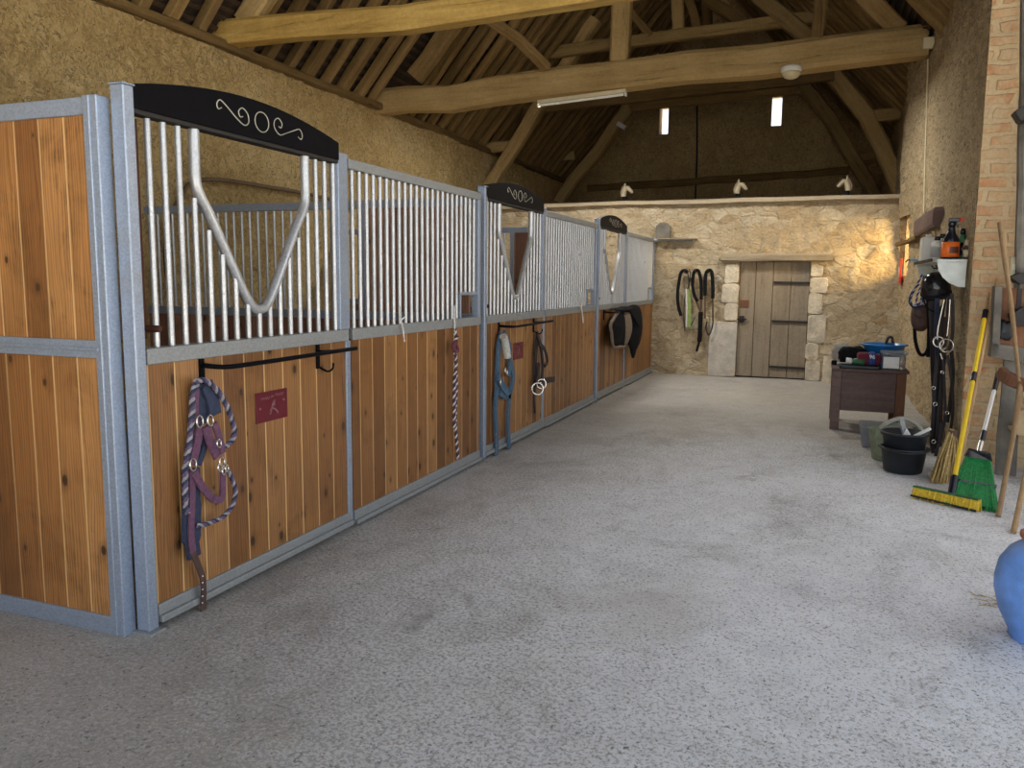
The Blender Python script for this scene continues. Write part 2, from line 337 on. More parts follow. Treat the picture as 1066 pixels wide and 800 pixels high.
# ------------------------------------------------------------------ mesh building
class MB:
    def __init__(s): s.v, s.f, s.m, s.sm = [], [], [], []
    def add(s, vs, fs, mi=0, smooth=False):
        o = len(s.v); s.v += [tuple(v) for v in vs]
        for f in fs: s.f.append(tuple(i+o for i in f)); s.m.append(mi); s.sm.append(smooth)
        return s
    def box(s, x0, x1, y0, y1, z0, z1, mi=0):
        vs = [(x, y, z) for x in (x0, x1) for y in (y0, y1) for z in (z0, z1)]
        return s.add(vs, [(0, 1, 3, 2), (4, 6, 7, 5), (0, 4, 5, 1), (2, 3, 7, 6), (0, 2, 6, 4), (1, 5, 7, 3)], mi)
    def bar(s, p0, p1, w, h, up=(0, 0, 1), mi=0):
        p0, p1 = Vector(p0), Vector(p1); d = (p1-p0).normalized(); a = d.cross(Vector(up)).normalized(); b = a.cross(d)
        vs = [p + a*(w/2*i) + b*(h/2*j) for p in (p0, p1) for i, j in ((-1, -1), (1, -1), (1, 1), (-1, 1))]
        return s.add(vs, [(0, 1, 2, 3), (7, 6, 5, 4), (0, 4, 5, 1), (1, 5, 6, 2), (2, 6, 7, 3), (3, 7, 4, 0)], mi)
    def tube(s, pts, r, seg=8, closed=False, mi=0, flat=1.0, up=None):
        pts = [Vector(p) for p in pts]; n = len(pts); rr = r if isinstance(r, (list, tuple)) else [r]*n
        rings = []; prev = None
        for i, p in enumerate(pts):
            if closed: d = pts[(i+1) % n]-pts[i-1]
            else: d = pts[min(i+1, n-1)]-pts[max(i-1, 0)]
            d.normalize()
            if up is not None: a = d.cross(Vector(up))
            elif prev is None:
                a = d.cross(Vector((0, 0, 1)))
                if a.length < .05: a = d.cross(Vector((1, 0, 0)))
            else: a = prev - d*prev.dot(d)
            if a.length < 1e-6: a = d.orthogonal()
            a.normalize(); b = d.cross(a); prev = a
            rings.append([p + a*(rr[i]*math.cos(2*math.pi*k/seg)) + b*(rr[i]*flat*math.sin(2*math.pi*k/seg)) for k in range(seg)])
        vs = [v for rg in rings for v in rg]; fs = []
        for i in range(n if closed else n-1):
            j = (i+1) % n
            for k in range(seg): fs.append((i*seg+k, i*seg+(k+1) % seg, j*seg+(k+1) % seg, j*seg+k))
        s.add(vs, fs, mi, True)
        if not closed: s.add(rings[0], [tuple(range(seg))[::-1]], mi); s.add(rings[-1], [tuple(range(seg))], mi)
        return s
    def strap(s, pts, w, t=.004, side=None, mi=0):
        """flat ribbon; side = direction of the ribbon's thickness (faces it)"""
        pts = [Vector(p) for p in pts]; n = len(pts); side = Vector(side or (1, 0, 0)); ww = w if isinstance(w, (list, tuple)) else [w]*n
        vs = []
        for i, p in enumerate(pts):
            d = (pts[min(i+1, n-1)]-pts[max(i-1, 0)]).normalized(); a = d.cross(side)
            if a.length < .05: a = d.orthogonal()
            a.normalize(); nn = a.cross(d).normalized()
            for i1, j1 in ((-1, -1), (1, -1), (1, 1), (-1, 1)): vs.append(p + a*(ww[i]/2*i1) + nn*(t/2*j1))
        fs = [(0, 1, 2, 3)[::-1], tuple(4*(n-1)+k for k in range(4))]
        for i in range(n-1):
            for k in range(4): fs.append((4*i+k, 4*i+(k+1) % 4, 4*i+4+(k+1) % 4, 4*i+4+k))
        return s.add(vs, fs, mi, False)
    def lathe(s, prof, o=(0, 0, 0), seg=28, mi=0, sx=1, sy=1, axis=None):
        o = Vector(o); q = Vector((0, 0, 1)).rotation_difference(Vector(axis)) if axis is not None else None
        vs = []
        for r, z in prof:
            for k in range(seg):
                a = 2*math.pi*k/seg; p = Vector((r*math.cos(a)*sx, r*math.sin(a)*sy, z))
                vs.append(o + (q @ p if q else p))
        fs = [(i*seg+k, i*seg+(k+1) % seg, (i+1)*seg+(k+1) % seg, (i+1)*seg+k) for i in range(len(prof)-1) for k in range(seg)]
        if prof[0][0] > 1e-5: fs.append(tuple(range(seg))[::-1])
        if prof[-1][0] > 1e-5: fs.append(tuple((len(prof)-1)*seg+k for k in range(seg)))
        return s.add(vs, fs, mi, True)
    def prism(s, poly, a, b, mi=0, smooth=False):
        """poly: 3D points, extruded by vector b-a"""
        poly = [Vector(p) for p in poly]; off = Vector(b)-Vector(a); n = len(poly)
        vs = poly + [p+off for p in poly]
        return s.add(vs, [tuple(range(n))[::-1], tuple(range(n, 2*n))] + [(i, (i+1) % n, n+(i+1) % n, n+i) for i in range(n)], mi, smooth)
    def grid(s, nu, nv, fn, mi=0, smooth=True, skip=None):
        vs = [fn(i/nu, j/nv) for i in range(nu+1) for j in range(nv+1)]
        fs = [(i*(nv+1)+j, (i+1)*(nv+1)+j, (i+1)*(nv+1)+j+1, i*(nv+1)+j+1) for i in range(nu) for j in range(nv) if not (skip and skip((i+.5)/nu, (j+.5)/nv))]
        return s.add(vs, fs, mi, smooth)
    def rough(s, pts, w, h, seed=0, jit=.012, mi=0, nseg=None, up=(0, 0, 1), taper=1.0):
        """hand-hewn timber: rounded-rectangle section swept along pts with irregular faces"""
        pts = [Vector(p) for p in pts]
        if len(pts) == 2:
            n = nseg or max(3, int((pts[1]-pts[0]).length/.35)); pts = [pts[0].lerp(pts[1], i/n) for i in range(n+1)]
        n = len(pts); rng = random.Random(seed); sec = [(-1, -.7), (-.75, -1), (.75, -1), (1, -.7), (1, .7), (.75, 1), (-.75, 1), (-1, .7)]
        vs = []
        for i, p in enumerate(pts):
            d = (pts[min(i+1, n-1)]-pts[max(i-1, 0)]).normalized(); a = d.cross(Vector(up)); a.normalize(); b = a.cross(d)
            k = 1+(taper-1)*i/(n-1)
            wob = a*rng.uniform(-jit, jit)+b*rng.uniform(-jit, jit)
            for x, y in sec: vs.append(p + wob + a*(x*w/2*k+rng.uniform(-jit, jit)*.6) + b*(y*h/2*k+rng.uniform(-jit, jit)*.6))
        fs = [tuple(range(8))[::-1], tuple(8*(n-1)+k for k in range(8))]
        for i in range(n-1):
            for k in range(8): fs.append((8*i+k, 8*i+(k+1) % 8, 8*i+8+(k+1) % 8, 8*i+8+k))
        return s.add(vs, fs, mi, False)
    def build(s, name, mats, parent=None, bevel=0, org=None, subsurf=0, align=None):
        me = bpy.data.meshes.new(name); o = bpy.data.objects.new(name, me); COL.objects.link(o)
        vs = [Vector(v) for v in s.v]
        mw = Matrix.Identity(4)
        if align is not None:      # local X along the timber so the grain follows it
            d = Vector(align).normalized(); up = Vector((0, 0, 1)) if abs(d.z) < .95 else Vector((0, 1, 0))
            y = up.cross(d).normalized(); z = d.cross(y); mw = Matrix((d, y, z)).transposed().to_4x4()
        if org is not None: mw.translation = Vector(org)
        inv = mw.inverted()
        me.from_pydata([inv @ v for v in vs], [], s.f)
        for mt in (mats if isinstance(mats, (list, tuple)) else [mats]): me.materials.append(M[mt] if isinstance(mt, str) else mt)
        for p, mi, sm in zip(me.polygons, s.m, s.sm): p.material_index = mi; p.use_smooth = sm
        bm = bmesh.new(); bm.from_mesh(me); bmesh.ops.recalc_face_normals(bm, faces=bm.faces); bm.to_mesh(me); bm.free(); me.update()
        o.matrix_local = mw
        if bevel:
            bv = o.modifiers.new('bevel', 'BEVEL'); bv.width = bevel; bv.segments = 2; bv.limit_method = 'ANGLE'; bv.angle_limit = R(40)
        if subsurf:
            ss = o.modifiers.new('sub', 'SUBSURF'); ss.levels = subsurf; ss.render_levels = subsurf
        return o

def tag(o, label, cat, group=None, kind=None):
    o['label'] = label; o['category'] = cat
    if group: o['group'] = group
    o['kind'] = kind or 'thing'
    return o
def thing(name, label, cat, loc, group=None):
    o = bpy.data.objects.new(name, None); COL.objects.link(o); o.location = loc; o.empty_display_size = .05
    return tag(o, label, cat, group)
def part(mb, name, mats, parent, bevel=0, **kw):
    """mb is in world coordinates; the thing's (or part's) origin is subtracted"""
    o = mb.build(name, mats, None, bevel, **kw)
    mw = o.matrix_local.copy(); o.parent = parent
    base = Vector((0, 0, 0)); q = parent
    while q is not None:
        base += q.location; q = q.parent
    # only translations are used on parents unless align was given (never for parents)
    o.matrix_local = Matrix.Translation(-base) @ mw
    return o
def struct(o): o['kind'] = 'structure'; return o
def copy_tree(o, parent=None):
    c = o.copy(); COL.objects.link(c)
    if parent is not None: c.parent = parent
    for ch in list(o.children): copy_tree(ch, c)
    return c
def smooth_path(pts, n=6, closed=False):
    pts = [Vector(p) for p in pts]; out = []; m_ = len(pts)
    rng = range(m_ if closed else m_-1)
    for i in rng:
        p0 = pts[(i-1) % m_] if closed else pts[max(i-1, 0)]; p1 = pts[i]; p2 = pts[(i+1) % m_]; p3 = pts[(i+2) % m_] if closed else pts[min(i+2, m_-1)]
        for k in range(n):
            t = k/n; out.append(.5*((2*p1)+(p2-p0)*t+(2*p0-5*p1+4*p2-p3)*t*t+(3*p1-p0-3*p2+p3)*t**3))
    if not closed: out.append(pts[-1])
    return out
def torus(mb, c, nrm, R_, r, seg=14, mi=0):
    c = Vector(c); nrm = Vector(nrm).normalized(); a = nrm.orthogonal().normalized(); b = nrm.cross(a)
    return mb.tube([c + a*(R_*math.cos(2*math.pi*k/seg)) + b*(R_*math.sin(2*math.pi*k/seg)) for k in range(seg)], r, 6, True, mi)
def fbm(x, y, z, s): return noise.fractal(Vector((x, y, z))*s, 1, 2, 5)
ORD = ['first', 'second', 'third', 'fourth', 'fifth', 'sixth', 'seventh', 'eighth', 'ninth', 'tenth', 'eleventh', 'twelfth', 'thirteenth', 'fourteenth', 'fifteenth', 'sixteenth', 'seventeenth', 'eighteenth', 'nineteenth', 'twentieth', 'twenty-first', 'twenty-second', 'twenty-third', 'twenty-fourth', 'twenty-fifth', 'twenty-sixth', 'twenty-seventh', 'twenty-eighth']

# ================================================================== the setting
S = -2.52            # plane of the stall fronts
XL = -6.0            # left wall
YB = 12.8            # low back wall
YG = 20.0            # far gable
RX, RZ, KL, KR = -2.45, 8.05, 1.18, 1.08     # ridge and slopes (underside of rafters)
def roofL(x): return RZ-KL*(RX-x)
def roofR(x): return RZ-KR*(x-RX)
def wallR(y, z):
    t = max(0, min(1, (y-7.45)/5.35)); k = max(0, min(1, (y-11.3)/1.5)); k = k*k*(3-2*k)
    if y > 12.8: k = max(0, 1-(y-12.8)/.5)
    return 1.12-.03*t-.006*z-.14*k*min(z, 2.6)/2.6

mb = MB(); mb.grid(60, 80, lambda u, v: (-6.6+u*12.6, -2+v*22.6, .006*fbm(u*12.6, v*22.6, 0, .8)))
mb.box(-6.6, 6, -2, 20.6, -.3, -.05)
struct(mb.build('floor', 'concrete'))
mb = MB(); mb.box(-40, 40, -40, 60, -.5, -.12); struct(mb.build('trim_1', 'ground'))

# left wall of clay plaster
def clods(a, b, sc_):
    """lumpy hand-thrown surface: rounded clods with narrow crevices between them"""
    w = Vector((a, b, 0))*sc_; w += Vector((noise.noise(w*1.3+Vector((3, 1, 0))), noise.noise(w*1.3+Vector((9, 4, 0))), 0))*.55
    d = noise.voronoi(w)[0]
    return min(1.0, (d[1]-d[0])*1.6)
def lfn(y, z): return XL+.035*fbm(y, z, 3, 1.3)+.06*fbm(y, z, 9, .35)+.040*(clods(y, z, 5.5)-.6)+.026*(clods(y+7, z*1.1, 12)-.6)+.014*fbm(y, z, 1, 17)
mb = MB(); mb.grid(560, 108, lambda u, v: (lfn(2.4+u*14, 1.1+v*2.72), 2.4+u*14, 1.1+v*2.72))
mb.grid(60, 22, lambda u, v: (XL-.03, -2.5+u*23, v*3.82))
mb.box(XL-.6, XL-.12, -2.5, 20.5, 0, 3.8); mb.box(XL-.3, XL-.05, -2.5, 20.5, 3.70, 3.80)
struct(mb.build('wall_left', 'mud'))
# far gable with two slit windows
def gable_y(x, z): return YG-.03*fbm(x, z, 5, 1.4)-.03*clods(x, z, 4)-.02*fbm(x, z, 2, 7)
SL = [(-3.90, -3.64, 4.93, 5.62), (-1.34, -1.07, 4.98, 5.70)]
NU, NV = 150, 168
def gfn(u, v):
    x = -6.2+u*7.5; z = v*8.4; return (x, gable_y(x, z), z)
def gskip(u, v):
    x = -6.2+u*7.5; z = v*8.4
    return any(a < x < b and c < z < d for a, b, c, d in SL)
mb = MB(); mb.grid(NU, NV, gfn, 0, True, gskip)
xs = [-6.2, -3.90, -3.64, -1.34, -1.07, 1.3]
mb.box(-6.2, 1.3, YG+.06, YG+.5, 0, 4.93); mb.box(-6.2, 1.3, YG+.06, YG+.5, 5.70, 8.4)
for a, b in ((-6.2, -3.90), (-3.64, -1.34), (-1.07, 1.3)): mb.box(a, b, YG+.06, YG+.5, 4.93, 5.70)
mb.box(-3.9, -3.64, YG+.06, YG+.5, 5.62, 5.70); mb.box(-1.34, -1.07, YG+.06, YG+.5, 4.93, 4.98)
struct(mb.build('wall_gable', 'gable'))
for i, (a, b, c, d) in enumerate(SL):
    mb = MB(); t = .025
    mb.box(a-.01, a+t, YG-.01, YG+.09, c-.01, d+.01); mb.box(b-t, b+.01, YG-.01, YG+.09, c-.01, d+.01)
    mb.box(a, b, YG-.01, YG+.09, d-.02, d+.03); mb.box(a, b, YG-.01, YG+.09, c-.02, c+.02)
    struct(mb.build('window_%d' % (i+1), 'board_new'))
# low back wall in rubble stone
D0, D1, DH = -1.19, -.19, 1.775
def bfn(u, v):
    x = -6.1+u*7.3; z = v*2.63; return (x, YB+.02+.03*fbm(x, z, 1, 1.6)+.014*fbm(x, z, 4, 7)-.022*clods(x, z*1.4, 3.6)*(.4+.6*min(1, max(0, .5+2*fbm(x, z, 6, .9))))-.008*clods(x, z, 15), z)
def bskip(u, v):
    x = -6.1+u*7.3; z = v*2.63; return D0 < x < D1 and z < DH
mb = MB(); mb.grid(290, 105, bfn, 0, True, bskip)
mb.box(-6.1, D0-.05, YB+.10, YB+.5, 0, 2.62); mb.box(D1+.05, 1.3, YB+.10, YB+.5, 0, 2.62); mb.box(D0-.1, D1+.1, YB+.10, YB+.5, DH+.03, 2.62)
struct(mb.build('wall_back', 'rubble'))
# right wall (lime plaster) leaning slightly inwards, with a shallow window niche
NI = (9.75, 11.0, 1.66, 2.02)          # small window under the timber lintel
N2 = (12.05, 12.76, 1.55, 2.35)        # opening added by the back corner to let the warm spot in
def rfn(u, v):
    y = 7.45+u*12.8; z = v*4.4
    return (wallR(y, z)+.02*fbm(y, z, 2, 1.2)+.008*fbm(y, z, 8, 8)-.030*(clods(y, z, 6)-.5)-.014*clods(y, z, 14), y, z)
def rskip(u, v):
    y = 7.45+u*12.8; z = v*4.4; return any(q[0] < y < q[1] and q[2] < z < q[3] for q in (NI, N2))
mb = MB(); mb.grid(320, 110, rfn, 0, True, rskip)
for y0, y1, z0, z1 in ((7.7, 20.4, 0, N2[2]), (7.7, 20.4, N2[3], 4.3), (7.7, NI[0], N2[2], N2[3]), (NI[1], N2[0], N2[2], N2[3]), (N2[1], 20.4, N2[2], N2[3]), (NI[0], NI[1], N2[2], NI[2]), (NI[0], NI[1], NI[3], N2[3])): mb.box(1.32, 1.6, y0, y1, z0, z1)
for q in (NI, N2):
    for y0, y1, z0, z1 in ((q[0]-.06, q[0], q[2], q[3]), (q[1], q[1]+.06, q[2], q[3]), (q[0]-.06, q[1]+.06, q[2]-.06, q[2]), (q[0]-.06, q[1]+.06, q[3], q[3]+.06)): mb.box(1.07 if q is NI else 1.05, 1.36, y0, y1, z0, z1)
struct(mb.build('wall_right', 'plaster'))
# brick end of the right wall facing the yard
def kfn(u, v):
    z = v*4.5; x0 = wallR(7.45, z); x = x0+u*(3.4-x0)
    return (x, 7.45-.22*(x-x0)+.014*fbm(x, z, 6, 5), z)
mb = MB(); mb.grid(60, 110, kfn)
mb.box(1.36, 3.4, 7.5, 7.9, 0, 4.5)
struct(mb.build('wall_front', 'brick'))
# roof: tile underside carried on laths
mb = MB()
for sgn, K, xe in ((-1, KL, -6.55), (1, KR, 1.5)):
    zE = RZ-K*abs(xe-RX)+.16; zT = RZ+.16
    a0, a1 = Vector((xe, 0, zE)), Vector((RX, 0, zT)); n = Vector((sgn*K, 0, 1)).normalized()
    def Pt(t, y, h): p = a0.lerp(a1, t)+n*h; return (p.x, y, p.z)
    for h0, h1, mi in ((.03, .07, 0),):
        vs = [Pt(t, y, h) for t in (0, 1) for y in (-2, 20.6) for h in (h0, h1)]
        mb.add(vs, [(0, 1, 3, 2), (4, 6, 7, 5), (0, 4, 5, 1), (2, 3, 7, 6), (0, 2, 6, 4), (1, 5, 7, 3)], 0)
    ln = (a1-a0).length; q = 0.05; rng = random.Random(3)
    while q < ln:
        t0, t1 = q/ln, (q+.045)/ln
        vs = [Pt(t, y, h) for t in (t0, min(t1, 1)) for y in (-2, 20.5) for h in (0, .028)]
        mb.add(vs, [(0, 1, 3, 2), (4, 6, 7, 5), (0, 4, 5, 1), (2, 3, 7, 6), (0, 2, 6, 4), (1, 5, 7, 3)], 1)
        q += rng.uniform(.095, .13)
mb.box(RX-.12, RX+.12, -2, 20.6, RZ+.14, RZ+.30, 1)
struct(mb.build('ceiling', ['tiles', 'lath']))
# unseen wall added behind the viewer to darken the near-left floor
mb = MB(); mb.box(-6.6, -4.2, -2.5, -2.1, 0, 4.2); struct(mb.build('unseen_yard_wall', 'mud'))

# door in the back wall
door = bpy.data.objects.new('door_1', None); COL.objects.link(door); door.location = (D0, YB, 0); struct(door)
mb = MB(); e = [D0+.0, D0+.235, D0+.485, D0+.74, D1]
for i in range(4):
    mb.box(e[i]+.004, e[i+1]-.004, YB+.05+(.0 if i < 2 else .012), YB+.10, .02, DH-.01)
part(mb, 'door_planks', 'grey_wood', door, .004)
for z in (1.45, .87, .18):
    mb = MB(); mb.bar((e[2]+.01, YB+.045, z), (D1+.05, YB+.045, z-.005), .012, .035)
    mb.tube([(D1+.02, YB+.04, z-.04), (D1+.02, YB+.04, z+.04)], .016)
    part(mb, 'strap_hinge', 'iron', door)
mb = MB(); mb.bar((D0-.05, YB+.02, .89), (D0+.13, YB+.02, .89), .02, .022); mb.box(D0+.02, D0+.09, YB+.02, YB+.05, .84, .94)
torus(mb, (D0+.06, YB-.005, .87), (0, 1, 0), .035, .006); part(mb, 'latch', 'iron', door)
mb = MB(); mb.box(D0+.02, D0+.15, YB+.035, YB+.05, 1.08, 1.18); part(mb, 'repair_board', 'leg_wood', door)
# lintel and jambs
mb = MB(); mb.rough([(D0-.28, YB-.02, DH+.055), (D1+.30, YB-.02, DH+.045)], .12, .11, 4); struct(mb.build('trim_2', 'grey_wood_x'))
def stone(mb, x0, x1, z0, z1, y=YB-.005, seed=0):
    rng = random.Random(seed); j = lambda: rng.uniform(-.012, .012)
    pl = [(x0+.02+j(), y, z0+j()), (x1-.02+j(), y, z0+j()), (x1+j(), y, z0+.03), (x1+j(), y, z1-.03), (x1-.03, y, z1+j()), (x0+.03, y, z1+j()), (x0+j(), y, z1-.03), (x0+j(), y, z0+.03)]
    mb.prism(pl, (0, 0, 0), (0, .1, 0))
mb = MB()
for i, (z0, z1, w) in enumerate(((0, .30, .22), (.31, .56, .18), (.57, .98, .26), (.99, 1.3, .2), (1.31, 1.52, .26), (1.53, 1.72, .17))): stone(mb, D1+.005, D1+w, z0, z1, YB-.012, i)
for i, (z0, z1, w) in enumerate(((.86, 1.12, .2), (1.13, 1.42, .25), (1.43, 1.72, .22))): stone(mb, D0-w, D0-.005, z0, z1, YB-.012, 20+i)
struct(mb.build('trim_3', 'jamb', bevel=.012))
mb = MB(); stone(mb, D0-.42, D0-.005, 0, .84, YB-.015, 41); struct(mb.build('trim_4', 'jamb_grey', bevel=.01))
# timber ledge along the low back wall
mb = MB(); mb.rough([(-6.1, YB+.12, 2.645), (1.0, YB+.12, 2.665)], .40, .075, 12, .008, nseg=16)
tag(mb.build('ledge_beam', 'grey_wood_x'), 'long grey timber ledge lying along the top of the low rubble back wall', 'beam')

# ================================================================== roof timbers
def timber(name, pts, w, h, label, mat='oak', seed=1, jit=.015, cat='beam', group=None, taper=1, nseg=None, up=(0, 0, 1)):
    pts = [Vector(p) for p in pts]; mb = MB(); mb.rough(pts, w, h, seed, jit, nseg=nseg, taper=taper, up=up)
    return tag(mb.build(name, mat, align=pts[-1]-pts[0], org=pts[0]), label, cat, group)
timber('wall_plate', [(XL-.02, -2.4, 3.86), (XL-.02, 20, 3.84)], .20, .09, 'long timber plate on top of the left clay wall under the rafter feet', 'rafter', 5, nseg=40)
# tie beams
timber('tie_beam', [(-6.15, 7.25, 3.97), (-5, 7.27, 3.95), (-3.9, 7.3, 3.92), (-2.1, 7.35, 4.02), (0, 7.4, 4.14), (1.3, 7.45, 4.2)], .24, .235, 'golden brown tie beam nearest the viewer, cut by the top edge of the photo', 'oak_gold', 8, .018, group='tie beams')
B2 = [(-6.2, 10.5, 3.93), (-5.6, 10.56, 3.945), (-5.0, 10.68, 3.97), (-4.3, 10.78, 4.03), (-3.5, 10.9, 4.09), (-2.6, 11.05, 4.17), (-1.8, 11.15, 4.21), (-.9, 11.3, 4.27), (0, 11.42, 4.33), (1.02, 11.5, 4.37)]
timber('tie_beam', B2, .32, .33, 'thick pale oak tie beam carrying the strip light and round lamp', 'oak', 9, .02, group='tie beams', taper=1.14)
def roof_pt(side, x, dn=0): return (roofL(x) if side < 0 else roofR(x))-dn
# principal rafters and king post of the middle truss
timber('king_post', [(-2.69, 11.02, 4.3), (-2.65, 11.0, 6.6), (-2.6, 10.98, 7.9)], .25, .25, 'square pale king post standing on the middle of the thick tie beam', 'oak', 11, .01, 'post', up=(0, 1, 0))
timber('queen_post', [(-.24, 11.34, 4.45), (-.2, 11.34, 5.55)], .16, .18, 'short dark post standing on right part of the thick tie beam', 'rafter', 12, .01, 'post', up=(0, 1, 0))
timber('principal_rafter', [(-5.55, 10.62, roofL(-5.55)-.12), (-2.6, 10.95, 7.75)], .24, .16, 'wide principal rafter rising from left end of the thick tie beam', 'rafter', 13, .012, 'rafter', up=(0, 1, 0))
timber('principal_rafter', [(.7, 11.45, roofR(.7)-.12), (-2.3, 11.05, 7.75)], .24, .16, 'wide principal rafter rising from right end of the thick tie beam', 'rafter', 14, .012, 'rafter', up=(0, 1, 0))
timber('principal_rafter', [(-5.75, 7.27, roofL(-5.75)-.1), (-2.6, 7.35, 7.7)], .26, .14, 'wide pale principal rafter rising from left end of the near tie beam', 'oak', 15, .012, 'rafter', up=(0, 1, 0))
a_, b_ = onY(505, 17, 9.3), onY(568, 70, 10.6)
timber('wind_brace', [a_, a_.lerp(b_, .5)+Vector((0, 0, .05)), b_], .13, .10, 'dark slanting wind brace between the two tie beams under the left slope', 'rafter', 16, .01, 'brace')
# trusses beyond the middle one
def brace(px, Y0, Y1, w, label, seed, mat='oak'):
    n = len(px); pts = [onY(x, y, Y0+(Y1-Y0)*i/(n-1)) for i, (x, y) in enumerate(px)]
    return timber('curved_brace', smooth_path(pts, 3), w, w*1.1, label, mat, seed, .01, 'brace', up=(0, 1, 0))
brace([(508, 198), (517, 182), (540, 145), (562, 108), (585, 75), (620, 20)], 14.4, 14.6, .22, 'pale wooden brace rising from left clay wall, nearest of the left pair', 31)
brace([(582, 212), (596, 190), (622, 158), (645, 125), (662, 100), (690, 60)], 18.2, 18.6, .26, 'pale wooden brace rising from left wall beside the dark far gable', 32)
brace([(937, 212), (934, 192), (922, 163), (905, 128), (893, 110), (865, 75), (830, 40)], 15.7, 15.4, .27, 'pale curved brace rising from the right wall, nearer and rightmost of the pair', 33)
brace([(913, 210), (903, 190), (885, 160), (868, 130), (852, 108), (835, 88), (810, 55)], 18.9, 18.6, .27, 'pale curved brace near the far gable, left of the other right-hand brace', 34)
def tie(p0, p1, w, h, name, label, seed, mat='oak', Y0=14.5, Y1=14.5, cat='beam'):
    return timber(name, [onY(*p0, Y0), onY(*p1, Y1)], w, h, label, mat, seed, .01, cat)
tie((545, 114), (868, 78), .16, .2, 'collar_beam', 'dark lower collar beam of the far truss, just below the thick tie beam', 41, 'rafter', 14.6, 15.3)
tie((572, 54.5), (852, 18), .17, .19, 'collar_beam', 'pale upper collar beam seen above the thick tie beam behind the king post', 42, 'oak', 14.3, 15.1)
tie((655, 112), (842, 93), .15, .18, 'collar_beam', 'dim collar beam of the last truss in front of the far gable', 43, 'rafter', 18.4, 18.7)
tie((484, 157), (532, 151), .14, .18, 'short_tie', 'short pale tie from left wall top to the nearer left brace', 44, 'oak', 14.4, 14.5)
tie((562, 166), (598, 162), .14, .18, 'short_tie', 'short pale tie from left wall top to the brace by the gable', 45, 'oak', 18.1, 18.3)
tie((901, 122), (948, 117), .14, .2, 'short_tie', 'short pale tie from right wall top to the nearer curved brace', 46, 'oak', 15.5, 15.4)
tie((880, 166), (925, 160), .14, .18, 'short_tie', 'short pale tie from right wall to the curved brace by the gable', 47, 'oak', 18.8, 18.9)
def vp(px, Y, w, label, seed, mat='oak', name='strut'):
    return timber(name, [onY(x, y, Y) for x, y in px], w, w, label, mat, seed, .01, 'strut' if name == 'strut' else 'post', up=(0, 1, 0))
vp([(707, 42), (705, 0), (703, -60)], 14.75, .2, 'slender king post on the pale upper collar beam at top centre', 51, 'oak', 'king_post')
vp([(737, 36), (735, 0), (733, -20)], 17.9, .2, 'thin dim post behind the slender king post at top centre', 52, 'rafter', 'king_post')
vp([(729, 40), (722, 15), (712, -12)], 16.4, .17, 'dim slanting strut between the two thin posts at top centre', 53, 'rafter')
vp([(738, 2), (758, 14), (775, 30)], 16.2, .2, 'curved dim strut right of the thin posts at top centre', 54, 'rafter')
vp([(788, -6), (815, 18), (848, 45)], 14.95, .26, 'broad slanting strut crossing the right end of upper collar beam', 55, 'oak')
vp([(655, 10), (678, 38)], 14.6, .14, 'thin slanting strut just right of the square king post', 56, 'rafter')
# beam lines on the gable
mb = MB(); mb.rough([(-5.6, YG-.08, 3.72), (.4, YG-.08, 3.93)], .12, .16, 61, .012, nseg=14)
tag(mb.build('gable_beam', 'rafter'), 'thin dark horizontal timber across the far gable wall below the slit windows', 'beam')
mb = MB(); mb.tube([(-2.95, YG-.06, 2.2), (-2.95, YG-.06, 4.4), (-3.0, YG-.06, 5.75)], .022, 6)
tag(mb.build('conduit_pipe', 'iron'), 'thin dark vertical pipe on the far gable right of the left slit window', 'pipe')

# rafters
def rafter(side, y, w, label, seed):
    rng = random.Random(seed); xe = -6.3 if side < 0 else 1.45; xt = RX+side*.05
    p0 = Vector((xe, y, roof_pt(side, xe)+.06)); p1 = Vector((xt, y+rng.uniform(-.05, .05), roof_pt(side, xt)+.06))
    mb = MB(); mb.rough([p0, p1], w, .12, seed, .008, nseg=7, up=(0, 1, 0) if False else Vector((side*(KL if side < 0 else KR), 0, 1)))
    return tag(mb.build('rafter', 'rafter', align=p1-p0, org=p0), label, 'rafter', 'rafters of the left roof slope' if side < 0 else 'rafters of the right roof slope')
rng = random.Random(21)
y = 4.55; cnt = [0, 0, 0]
while y < 19.8:
    if abs(y-7.3) > .22 and not 10.42 < y < 11.15:
        k = 0 if y < 7.2 else 1 if y < 10.6 else 2
        lab = ['%s brown rafter counted from the left edge, on left slope before the near tie beam', '%s brown rafter beyond the near tie beam, on the left roof slope', '%s dim brown rafter beyond the thick tie beam, on the left roof slope'][k]
        rafter(-1, y, rng.choice((.10, .12, .14, .17)), lab % ORD[cnt[k]], 100+int(y*50)); cnt[k] += 1
    y += rng.uniform(.33, .41)
y = 9.3; cnt = [0, 0]
while y < 19.8:
    if not 10.9 < y < 11.6:
        k = 0 if y < 11.4 else 1
        lab = ['%s brown rafter on the right roof slope in front of the thick tie beam', '%s dim rafter beyond the thick tie beam, on the right roof slope'][k]
        rafter(1, y, rng.choice((.12, .14, .18, .22)), lab % ORD[cnt[k]], 500+int(y*50)); cnt[k] += 1
    y += rng.uniform(.36, .46)

# ================================================================== horse stalls
ZM, ZT = 1.13, 2.075      # middle rail, top rail
P0 = 2.42                 # first post
PIT = 3.475
def post(y, label, group='thick stall posts'):
    t = thing('stall_post', label, 'post', (S, y, 0), group)
    mb = MB(); mb.box(S-.03, S+.035, y, y+.052, .012, 2.165); part(mb, 'upright', 'galv', t, .005)
    mb = MB(); mb.box(S-.045, S+.06, y-.02, y+.065, 0, .012); part(mb, 'foot_plate', 'galv_dirty', t, .002)
    mb = MB(); mb.box(S-.034, S+.039, y-.004, y+.056, 2.165, 2.172); part(mb, 'cap', 'galv', t, .002)
    return t
post(P0, 'thick galvanised corner post at the near end of the stall row')

